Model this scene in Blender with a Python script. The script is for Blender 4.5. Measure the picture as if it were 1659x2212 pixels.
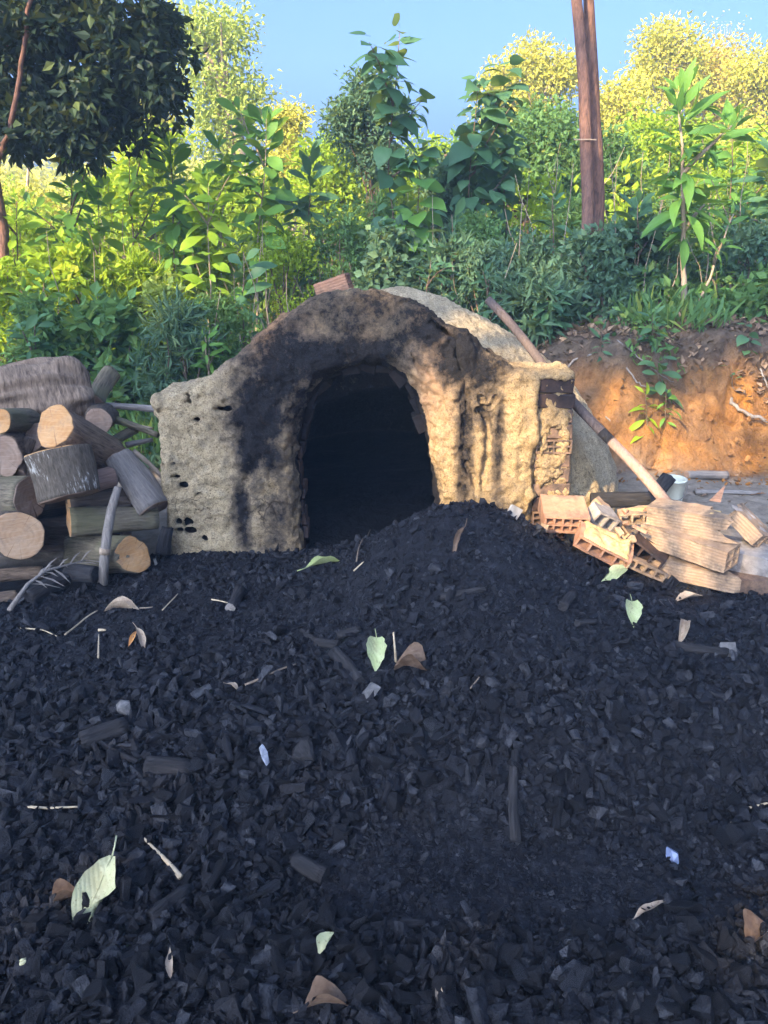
import bpy, bmesh, math, random
import numpy as np
from mathutils import Vector, Matrix

for o in list(bpy.data.objects):
    bpy.data.objects.remove(o)
SC = bpy.context.scene
COL = SC.collection
RNG = np.random.default_rng(7)
random.seed(7)
R = math.radians

# ------------------------------------------------------------------ camera, sky, sun, exposure
CAM_H, PITCH, FOC = 1.95, R(20), 1609.0          # focal length in units of a 1659 x 2212 picture
cam = bpy.data.cameras.new('camera')
cam_o = bpy.data.objects.new('camera', cam)
COL.objects.link(cam_o)
cam.sensor_fit = 'VERTICAL'
cam.sensor_height = 24.0
cam.lens = 24.0 * FOC / 2212.0
cam.clip_start, cam.clip_end = 0.05, 2000
cam_o.location = (0, 0, CAM_H)
cam_o.rotation_euler = (math.pi / 2 - PITCH, 0, 0)
SC.camera = cam_o

SUN_EL = R(32)
SUN_AZ = math.atan2(-0.60, -0.80)                # from +Y towards +X; sun stands behind and left of the camera
SUN = Vector((math.sin(SUN_AZ) * math.cos(SUN_EL), math.cos(SUN_AZ) * math.cos(SUN_EL), math.sin(SUN_EL)))
world = bpy.data.worlds.new('World')
SC.world = world
world.use_nodes = True
wn = world.node_tree
sky = wn.nodes.new('ShaderNodeTexSky')
sky.sky_type = 'NISHITA'
sky.sun_disc = False
sky.sun_elevation = SUN_EL
sky.sun_rotation = SUN_AZ % (2 * math.pi)
sky.altitude = 0
sky.air_density, sky.dust_density, sky.ozone_density = 0.6, 10.0, 10.0
bg = wn.nodes['Background']
bg.inputs['Strength'].default_value = 0.15
wn.links.new(sky.outputs[0], bg.inputs[0])
sl = bpy.data.lights.new('sun', 'SUN')
sl.energy = 3.7
sl.angle = R(0.5)
sl.color = (1.0, 0.74, 0.40)
so = bpy.data.objects.new('sun', sl)
COL.objects.link(so)
so.rotation_euler = SUN.to_track_quat('Z', 'Y').to_euler()
SC.view_settings.view_transform = 'Standard'
SC.view_settings.look = 'None'
SC.view_settings.gamma = 1
SC.view_settings.use_curve_mapping = False
SC.view_settings.exposure = 2.2
SC.cycles.max_bounces = 6
SC.cycles.transparent_max_bounces = 8
SC.cycles.volume_bounces = 1

# ------------------------------------------------------------------ small helpers
def tag(o, label=None, cat=None, group=None, kind=None):
    if label: o['label'] = label
    if cat: o['category'] = cat
    if group: o['group'] = group
    if kind: o['kind'] = kind
    return o

def empty(name, loc, label, cat, group=None):
    o = bpy.data.objects.new(name, None)
    COL.objects.link(o)
    o.location = loc
    o.empty_display_size = 0.1
    return tag(o, label, cat, group)

def mesh(name, v, f, smooth=False, attrs=None):
    """v: N x 3 array, f: one array of faces or a list of such arrays (3 or 4 columns each)."""
    v = np.asarray(v, np.float32)
    fs = f if isinstance(f, list) else [f]
    fs = [np.asarray(a, np.int32) for a in fs if len(a)]
    me = bpy.data.meshes.new(name)
    me.vertices.add(len(v))
    me.vertices.foreach_set('co', v.ravel())
    idx = np.concatenate([a.ravel() for a in fs])
    tot = np.concatenate([np.full(len(a), a.shape[1], np.int32) for a in fs])
    start = np.concatenate([[0], np.cumsum(tot)[:-1]]).astype(np.int32)
    me.loops.add(len(idx))
    me.loops.foreach_set('vertex_index', idx)
    me.polygons.add(len(tot))
    me.polygons.foreach_set('loop_start', start)
    me.polygons.foreach_set('use_smooth', np.full(len(tot), smooth))
    me.update(calc_edges=True)
    for k, a in (attrs or {}).items():
        at_ = me.attributes.new(k, 'FLOAT', 'POINT')
        at_.data.foreach_set('value', np.asarray(a, np.float32))
    return me

def obj(name, me, mat=None, parent=None, loc=None):
    o = bpy.data.objects.new(name, me)
    COL.objects.link(o)
    if mat is not None and not me.materials:
        me.materials.append(mat)
    if parent is not None:
        o.parent = parent
        if loc is None:                                   # geometry given in world coordinates
            o.location = -Vector(parent.location)
        else:
            o.location = Vector(loc) - Vector(parent.location)
    elif loc is not None:
        o.location = loc
    return o

_T = np.random.default_rng(3).random((48, 48, 48)).astype(np.float32) * 2 - 1
def vnoise(p, freq, seed=0):
    q = np.asarray(p, np.float64) * freq + seed * 7.31
    i = np.floor(q).astype(np.int64)
    f = (q - i)
    f = f * f * (3 - 2 * f)
    i %= 48
    j = (i + 1) % 48
    x0, y0, z0 = i.T; x1, y1, z1 = j.T
    fx, fy, fz = f.T
    c = lambda a, b, t: a + (b - a) * t
    return c(c(c(_T[x0, y0, z0], _T[x1, y0, z0], fx), c(_T[x0, y1, z0], _T[x1, y1, z0], fx), fy),
             c(c(_T[x0, y0, z1], _T[x1, y0, z1], fx), c(_T[x0, y1, z1], _T[x1, y1, z1], fx), fy), fz)
def fbm(p, freq, oct=4, seed=0, gain=0.5):
    s, a = 0, 1.0
    for k in range(oct):
        s = s + a * vnoise(p, freq * 2 ** k, seed + k)
        a *= gain
    return s
def sstep(a, b, x):
    t = np.clip((x - a) / (b - a), 0, 1)
    return t * t * (3 - 2 * t)

CP, SP = math.cos(PITCH), math.sin(PITCH)
def ray(px, py):
    a, b = (px - 829.5) / FOC, (py - 1106) / FOC
    return Vector((a, CP - b * SP, -SP - b * CP))
def at(px, py, Y):
    """the point of the place that stands at distance Y and shows at (px, py) of the 1659 x 2212 picture"""
    d = ray(px, py)
    t = Y / d.y
    return Vector((d.x * t, Y, CAM_H + d.z * t))
def px_size(n, p):
    return n / FOC * (p.y * CP + (CAM_H - p.z) * SP)

# ------------------------------------------------------------------ ground and charcoal heights
def terrain(x, y):
    x = np.asarray(x, np.float64); y = np.asarray(y, np.float64)
    p = np.stack(np.broadcast_arrays(x, y, 0 * x + 0 * y), -1).reshape(-1, 3)
    n = (fbm(p, 0.7, 4, 2) * 0.06).reshape(np.broadcast(x, y).shape)
    n2 = (fbm(p, 2.3, 4, 5) * 0.5).reshape(np.broadcast(x, y).shape)
    right = sstep(0.6, 2.0, x)
    edge = 6.5 + 0.22 * n2 + 0.12 * np.sin(x * 2.1)
    bank = sstep(0, 1, (y - edge) / 0.85) * 1.12 + np.maximum(0, np.minimum(y, 16) - 7.4) * 0.11 + n2 * 0.10 * sstep(6.2, 6.6, y) * (1 - sstep(7.4, 8, y))
    left = sstep(6.6, 9.5, y) * 0.75 + np.maximum(0, np.minimum(y, 16) - 9.0) * 0.13
    z = left * (1 - right) + bank * right
    z = z + n * sstep(5, 8, y) + np.maximum(0, y - 16) * 0.045
    z = z - 0.02 + 0.02 * n2 * (1 - sstep(5, 8, y))
    far = sstep(30, 75, np.hypot(x, y - 5))
    return z * (1 - far) + 5.0 * far * sstep(0, 40, y)

def heap(x, y):
    """height of the charcoal: mound before the door, apron towards the camera"""
    x = np.asarray(x, np.float64); y = np.asarray(y, np.float64)
    g = lambda cx, cy, sx, sy, h: h * np.exp(-((x - cx) / sx) ** 2 - ((y - cy) / sy) ** 2)
    z = 0.03 + g(0.45, 3.96, 0.64, 0.58, 0.475) + g(0.85, 3.4, 1.2, 0.6, 0.11) + g(0.1, 2.8, 1.5, 0.7, 0.09)
    z = z + 0.14 * sstep(2.02, 2.4, y + 0.12 * np.sin(x * 3 + 1)) * sstep(0.0, 0.7, x) * (1 - sstep(2.6, 3.8, y))
    z = z + 0.10 * sstep(2.2, 1.2, y) - 0.05 * g(0.45, 1.95, 0.5, 0.35, 1.0)
    p = np.stack(np.broadcast_arrays(x, y, 0 * x), -1).reshape(-1, 3)
    z = z + (fbm(p, 2.0, 3, 11) * 0.030).reshape(z.shape)
    # edges run out under the ground
    ex = sstep(1.45, 2.0, x - 1.6 * sstep(4.0, 3.6, y)) + sstep(1.5, 2.0, -x - 1.4 * sstep(4.2, 3.3, y)) 
    ey = sstep(4.47, 4.72, y) * np.where(np.abs(x + 0.1) < 0.5, 0.55, 1.0)
    return z - 0.16 * np.clip(ex, 0, 1.5) - 0.16 * ey
def gp(px, py, lift=0.0):
    """first point of the charcoal or earth seen at (px, py)"""
    d = ray(px, py)
    ts = np.arange(1.0, 9.0, 0.01)
    X, Y, Z = d.x * ts, d.y * ts, CAM_H + d.z * ts
    g = np.maximum(np.where(Y < 4.7, heap(X, Y), -9), terrain(X, Y))
    k = np.argmax(Z < g)
    return Vector((X[k], Y[k], g[k] + lift))
def tp(px, py):
    d = ray(px, py)
    ts = np.arange(3.0, 40.0, 0.02)
    X, Y, Z = d.x * ts, d.y * ts, CAM_H + d.z * ts
    k = np.argmax(Z < terrain(X, Y))
    return Vector((X[k], Y[k], Z[k]))
def tz(x, y):
    return float(terrain(np.array([x]), np.array([y]))[0])
def hz(x, y):
    return float(heap(np.array([x]), np.array([y]))[0])

# ------------------------------------------------------------------ materials
class NT:
    def __init__(s, name):
        s.m = bpy.data.materials.new(name)
        s.m.use_nodes = True
        s.t = s.m.node_tree
        s.b = s.t.nodes['Principled BSDF']
        s.out = s.t.nodes['Material Output']
    def n(s, kind, **kw):
        nd = s.t.nodes.new('ShaderNode' + kind)
        for k, v in kw.items():
            if hasattr(nd, k): setattr(nd, k, v)
            else: nd.inputs[k].default_value = v
        return nd
    def l(s, a, b): s.t.links.new(a, b)
    def coord(s, kind='Object', scale=(1, 1, 1), rot=(0, 0, 0)):
        c = s.n('TexCoord'); mp = s.n('Mapping')
        mp.inputs['Scale'].default_value = scale
        mp.inputs['Rotation'].default_value = rot
        s.l(c.outputs[kind], mp.inputs[0])
        return mp.outputs[0]
    def noise(s, vec, scale, detail=6, rough=0.6, dist=0.0):
        nd = s.n('TexNoise')
        nd.inputs['Scale'].default_value = scale
        nd.inputs['Detail'].default_value = detail
        nd.inputs['Roughness'].default_value = rough
        nd.inputs['Distortion'].default_value = dist
        if vec is not None: s.l(vec, nd.inputs['Vector'])
        return nd.outputs['Fac']
    def ramp(s, fac, stops):
        r = s.n('ValToRGB')
        e = r.color_ramp.elements
        while len(e) < len(stops): e.new(0.5)
        for k, (p, c) in enumerate(stops):
            e[k].position = p
            e[k].color = (*c, 1) if len(c) == 3 else c
        s.l(fac, r.inputs[0])
        return r.outputs[0]
    def mix(s, fac, a, b, mode='MIX'):
        m = s.n('Mix', data_type='RGBA', blend_type=mode)
        for sock, v in ((m.inputs[0], fac), (m.inputs[6], a), (m.inputs[7], b)):
            if isinstance(v, (int, float)): sock.default_value = v
            elif isinstance(v, tuple): sock.default_value = (*v, 1)
            else: s.l(v, sock)
        return m.outputs[2]
    def math(s, op, a, b=0.0):
        m = s.n('Math', operation=op)
        for k, v in enumerate((a, b)):
            if isinstance(v, (int, float)): m.inputs[k].default_value = v
            else: s.l(v, m.inputs[k])
        return m.outputs[0]
    def bump(s, height, strength=0.5, dist=0.01, prev=None):
        b = s.n('Bump')
        b.inputs['Strength'].default_value = strength
        b.inputs['Distance'].default_value = dist
        s.l(height, b.inputs['Height'])
        if prev is not None: s.l(prev, b.inputs['Normal'])
        return b.outputs[0]
    def attr(s, name):
        a = s.n('Attribute'); a.attribute_name = name
        return a.outputs['Fac']
    def set(s, color=None, rough=None, normal=None, spec=None):
        for k, v in (('Base Color', color), ('Roughness', rough), ('Normal', normal), ('Specular IOR Level', spec)):
            if v is None: continue
            if isinstance(v, tuple): s.b.inputs[k].default_value = (*v, 1)
            elif isinstance(v, (int, float)): s.b.inputs[k].default_value = v
            else: s.l(v, s.b.inputs[k])
        return s.m

def leaf_mat(name, dark, light, trans=0.35, per_object=False, rough=0.45, yellow=None):
    t = NT(name)
    if per_object:
        oi = t.n('ObjectInfo'); f = oi.outputs['Random']
    else:
        f = t.attr('tint')
    stops = [(0.0, dark), (0.75, light)]
    stops.append((1.0, yellow or light))
    c = t.ramp(f, stops)
    t.set(color=c, rough=rough + .12, spec=0.16 if not per_object else 0.3)
    tr = t.n('BsdfTranslucent')
    tc = t.mix(0.5, c, (0.30, 0.34, 0.03), 'MIX')
    t.l(tc, tr.inputs['Color'])
    ms = t.n('MixShader'); ms.inputs[0].default_value = trans
    t.l(t.b.outputs[0], ms.inputs[1]); t.l(tr.outputs[0], ms.inputs[2])
    t.l(ms.outputs[0], t.out.inputs['Surface'])
    return t.m

def m_earth():
    t = NT('earth')
    v = t.coord()
    n1 = t.noise(v, 1.3, 8); n2 = t.noise(v, 9, 8, 0.7); n3 = t.noise(v, 60, 4, 0.7)
    base = t.ramp(n2, [(0.3, (0.085, 0.060, 0.040)), (0.6, (0.17, 0.125, 0.085)), (0.8, (0.24, 0.19, 0.13))])
    ora = t.ramp(n2, [(0.25, (0.24, 0.10, 0.028)), (0.55, (0.46, 0.20, 0.042)), (0.8, (0.58, 0.29, 0.07))])
    f = t.math('MULTIPLY', t.attr('clay'), t.ramp(n1, [(0.34, (0.35,) * 3), (0.56, (1, 1, 1))]))
    c = t.mix(f, base, ora)
    n4 = t.noise(v, 3.6, 7, 0.7)
    c = t.mix(t.ramp(n4, [(0.47, (0, 0, 0)), (0.62, (0.5,) * 3)]), c, (0.13, 0.07, 0.035))
    c = t.mix(t.attr('ash'), c, t.ramp(n2, [(0.3, (0.20, 0.165, 0.125)), (0.7, (0.42, 0.355, 0.275))]))
    c = t.mix(t.attr('char'), c, (0.010, 0.010, 0.011))
    b = t.bump(n4, 0.8, 0.12); b = t.bump(n2, 1.0, 0.07, b); b = t.bump(n3, 0.9, 0.016, b)
    return t.set(c, 0.95, b, 0.15)

def m_coal(name, a=(0.0025, 0.0025, 0.004), bcol=(0.038, 0.041, 0.052), per_object=False):
    t = NT(name)
    v = t.coord()
    n1 = t.noise(v, 26, 6, 0.65); n2 = t.noise(t.coord(scale=(260, 260, 60)), 1.0, 4, 0.6); n3 = t.noise(v, 5, 4)
    c = t.ramp(n1, [(0.35, a), (0.58, (0.009, 0.0095, 0.0125)), (0.8, bcol)])
    c = t.mix(t.math('MULTIPLY', n3, 0.2), c, (0.016, 0.015, 0.016))
    tv = t.n('ObjectInfo').outputs['Random'] if per_object else t.attr('tint')
    c = t.mix(t.math('MULTIPLY', t.ramp(tv, [(0.70, (0, 0, 0)), (1.0, (1, 1, 1))]), t.ramp(n1, [(.38, (.1,) * 3), (.6, (1, 1, 1))])), c, (0.046, 0.047, 0.052))
    b = t.bump(n2, 0.9, 0.006); b = t.bump(n1, 0.9, 0.016, b)
    r = t.mix(t.ramp(tv, [(0.55, (0, 0, 0)), (0.95, (1, 1, 1))]), (.72, .72, .72), t.ramp(n1, [(0.35, (0.24,) * 3), (0.7, (0.5,) * 3)]))
    return t.set(c, r, b, 0.24)

def m_mud():
    t = NT('kiln_mud')
    v = t.coord()
    n1 = t.noise(v, 3.2, 8, 0.62); n2 = t.noise(v, 15, 8, 0.72); n3 = t.noise(v, 110, 6, 0.75); n4 = t.noise(v, 42, 6, 0.7)
    vo = t.n('TexVoronoi'); vo.inputs['Scale'].default_value = 46; t.l(v, vo.inputs['Vector'])
    pits = t.ramp(t.math('ADD', vo.outputs['Distance'], t.math('MULTIPLY', n4, 0.35)), [(0.26, (0, 0, 0)), (0.40, (1, 1, 1))])
    st = t.noise(t.coord(scale=(30, 30, 2.2)), 1.0, 5, 0.6)
    mud = t.ramp(n2, [(0.25, (0.34, 0.225, 0.105)), (0.5, (0.56, 0.40, 0.20)), (0.75, (0.66, 0.51, 0.29))])
    grey = t.ramp(n2, [(0.25, (0.44, 0.37, 0.24)), (0.5, (0.68, 0.58, 0.39)), (0.75, (0.78, 0.69, 0.50))])
    c = t.mix(t.attr('dome'), mud, grey)
    c = t.mix(t.math('MULTIPLY', t.ramp(st, [(0.48, (0, 0, 0)), (0.72, (1, 1, 1))]), 0.45), c, (0.22, 0.155, 0.085))
    c = t.mix(t.ramp(n3, [(0.36, (0.85,) * 3), (0.50, (0, 0, 0))]), c, (0.15, 0.105, 0.06))
    c = t.mix(t.ramp(n4, [(0.34, (0.8,) * 3), (0.47, (0, 0, 0))]), c, (0.17, 0.12, 0.07))
    c = t.mix(t.ramp(n3, [(0.58, (0, 0, 0)), (0.72, (0.5,) * 3)]), c, (0.80, 0.70, 0.52))
    c = t.mix(t.math('MULTIPLY', t.math('SUBTRACT', 1.0, pits), t.ramp(n1, [(0.42, (0, 0, 0)), (0.58, (0.85,) * 3)])), c, (0.10, 0.07, 0.04))
    c = t.mix(t.math('MULTIPLY', t.attr('pink'), 0.6), c, (0.44, 0.26, 0.17))
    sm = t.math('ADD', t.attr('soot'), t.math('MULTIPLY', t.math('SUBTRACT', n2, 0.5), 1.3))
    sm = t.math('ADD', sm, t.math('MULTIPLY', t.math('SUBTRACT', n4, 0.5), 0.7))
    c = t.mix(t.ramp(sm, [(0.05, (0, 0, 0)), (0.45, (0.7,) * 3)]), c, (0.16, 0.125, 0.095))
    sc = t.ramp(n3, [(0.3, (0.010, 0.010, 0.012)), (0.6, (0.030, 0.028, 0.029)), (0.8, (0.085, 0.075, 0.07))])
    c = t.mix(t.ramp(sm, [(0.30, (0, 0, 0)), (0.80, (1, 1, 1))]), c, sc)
    ve = t.n('TexVoronoi', feature='DISTANCE_TO_EDGE'); ve.inputs['Scale'].default_value = 6.5
    dv = t.n('VectorMath', operation='ADD'); nz = t.n('TexNoise'); nz.inputs['Scale'].default_value = 5; nz.inputs['Detail'].default_value = 5
    t.l(v, nz.inputs['Vector']); sv_ = t.n('VectorMath', operation='SCALE'); sv_.inputs['Scale'].default_value = 0.22
    t.l(nz.outputs['Color'], sv_.inputs[0]); t.l(v, dv.inputs[0]); t.l(sv_.outputs[0], dv.inputs[1]); t.l(dv.outputs[0], ve.inputs['Vector'])
    crack = t.ramp(ve.outputs['Distance'], [(0.006, (0, 0, 0)), (0.030, (1, 1, 1))])
    crack = t.math('MAXIMUM', crack, t.ramp(n1, [(0.56, (1, 1, 1)), (0.66, (0, 0, 0))]))
    c = t.mix(t.math('MULTIPLY', t.math('SUBTRACT', 1.0, crack), 0.8), c, (0.05, 0.035, 0.025))
    b = t.bump(n2, 0.8, 0.035); b = t.bump(crack, 0.8, 0.02, b); b = t.bump(pits, 0.5, 0.010, b); b = t.bump(n4, 1.0, 0.026, b); b = t.bump(n3, 1.0, 0.016, b)
    return t.set(c, 0.95, b, 0.1)

def m_brick(name, c1, c2, dark, groove=True, per=True):
    t = NT(name)
    v = t.coord()
    n1 = t.noise(v, 9, 6, 0.65); n2 = t.noise(v, 60, 5, 0.7)
    c = t.ramp(n1, [(0.3, c1), (0.65, c2)])
    c = t.mix(t.ramp(t.noise(v, 6, 7, .7), [(0.46, (0, 0, 0)), (0.64, (0.9,) * 3)]), c, dark)
    b = t.bump(n2, 0.5, 0.006); b = t.bump(n1, 0.5, 0.015, b)
    if groove:
        w = t.n('TexWave', wave_type='BANDS', bands_direction='Z')
        w.inputs['Scale'].default_value = 17; w.inputs['Distortion'].default_value = 2.2; w.inputs['Detail'].default_value = 3
        t.l(v, w.inputs['Vector'])
        b = t.bump(w.outputs['Fac'], 0.4, 0.004, b)
        c = t.mix(t.math('MULTIPLY', w.outputs['Fac'], 0.25), c, dark)
    return t.set(c, 0.9, b, 0.2)

def m_bark(name, c1, c2, moss=None, streak=None, scale=(60, 60, 7)):
    t = NT(name)
    v = t.coord(scale=scale)
    n1 = t.noise(v, 1.0, 7, 0.7, 0.4); n2 = t.noise(t.coord(), 4, 5); n3 = t.noise(t.coord(), 90, 4, 0.7)
    c = t.ramp(n1, [(0.3, c1), (0.7, c2)])
    if moss: c = t.mix(t.ramp(n2, [(0.45, (0, 0, 0)), (0.65, (0.75,) * 3)]), c, moss)
    if streak: c = t.mix(t.ramp(t.math('MULTIPLY', n2, n1), [(0.31, (0, 0, 0)), (0.37, (1, 1, 1))]), c, streak)
    b = t.bump(n1, 0.9, 0.02); b = t.bump(n3, 0.4, 0.004, b)
    return t.set(c, 0.9, b, 0.2)

def m_cut(name, c1, c2, c3):
    """sawn end of a log: rings round the middle of the face, radial checks, saw marks"""
    t = NT(name)
    v = t.coord()
    w = t.n('TexWave', wave_type='RINGS', rings_direction='Z')
    w.inputs['Scale'].default_value = 11; w.inputs['Distortion'].default_value = 5; w.inputs['Detail'].default_value = 4
    w.inputs['Detail Scale'].default_value = 1.2
    t.l(v, w.inputs['Vector'])
    saw = t.noise(t.coord(scale=(5, 95, 5), rot=(0, 0, 0.5)), 1.0, 4, 0.7)
    n = t.noise(v, 7, 5)
    c = t.mix(t.math('MULTIPLY', w.outputs['Fac'], 0.28), c1, c2)
    c = t.mix(t.ramp(n, [(0.45, (0, 0, 0)), (0.7, (0.8,) * 3)]), c, c3)
    c = t.mix(t.math('MULTIPLY', t.ramp(saw, [(0.5, (0, 0, 0)), (0.62, (1, 1, 1))]), 0.6), c, c3)
    g = t.n('TexGradient', gradient_type='RADIAL'); t.l(v, g.inputs['Vector'])
    na = t.n('TexNoise', noise_dimensions='1D'); na.inputs['Scale'].default_value = 26; na.inputs['Detail'].default_value = 3
    oi = t.n('ObjectInfo'); t.l(t.math('ADD', g.outputs['Fac'], t.math('MULTIPLY', oi.outputs['Random'], 30.0)), na.inputs['W'])
    ln = t.n('VectorMath', operation='LENGTH'); t.l(v, ln.inputs[0])
    ck = t.math('MULTIPLY', t.ramp(na.outputs['Fac'], [(0.68, (0, 0, 0)), (0.73, (1, 1, 1))]), t.ramp(t.math('ADD', ln.outputs['Value'], t.math('MULTIPLY', n, .12)), [(0.08, (0, 0, 0)), (0.14, (1, 1, 1))]))
    c = t.mix(t.math('MULTIPLY', ck, 0.75), c, (0.05, 0.03, 0.018))
    c = t.mix(t.ramp(t.noise(v, 16, 6, .7), [(.5, (0, 0, 0)), (.75, (.55,) * 3)]), c, (0.15, 0.12, 0.095))
    b = t.bump(saw, 0.5, 0.006); b = t.bump(w.outputs['Fac'], 0.2, 0.004, b)
    return t.set(c, 0.85, b, 0.2)

def m_plain(name, c, rough=0.8, var=0.25, scale=20, bump=0.4):
    t = NT(name)
    n = t.noise(t.coord(), scale, 6, 0.65)
    d = tuple(x * (1 - var) for x in c); e = tuple(min(1, x * (1 + var)) for x in c)
    return t.set(t.ramp(n, [(0.3, d), (0.7, e)]), rough, t.bump(n, bump, 0.006), 0.3)

def m_fallen(name, c1, c2, spot):
    t = NT(name)
    v = t.coord()
    n = t.noise(v, 25, 5, 0.6); s = t.noise(v, 120, 3, 0.6)
    w = t.n('TexWave', wave_type='BANDS', bands_direction='DIAGONAL'); w.inputs['Scale'].default_value = 26
    w.inputs['Distortion'].default_value = 0.4; t.l(v, w.inputs['Vector'])
    c = t.ramp(n, [(0.35, c1), (0.7, c2)])
    c = t.mix(t.ramp(s, [(0.58, (0, 0, 0)), (0.68, (.9,) * 3)]), c, spot)
    c = t.mix(t.ramp(t.noise(v, 9, 4), [(.52, (0, 0, 0)), (.68, (.6,) * 3)]), c, spot)
    t.set(c, 0.55, t.bump(n, .4, .006, t.bump(w.outputs['Fac'], 0.18, 0.004)), 0.35)
    tr = t.n('BsdfTranslucent'); t.l(c, tr.inputs['Color'])
    ms = t.n('MixShader'); ms.inputs[0].default_value = 0.2
    t.l(t.b.outputs[0], ms.inputs[1]); t.l(tr.outputs[0], ms.inputs[2]); t.l(ms.outputs[0], t.out.inputs['Surface'])
    return t.m

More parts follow.
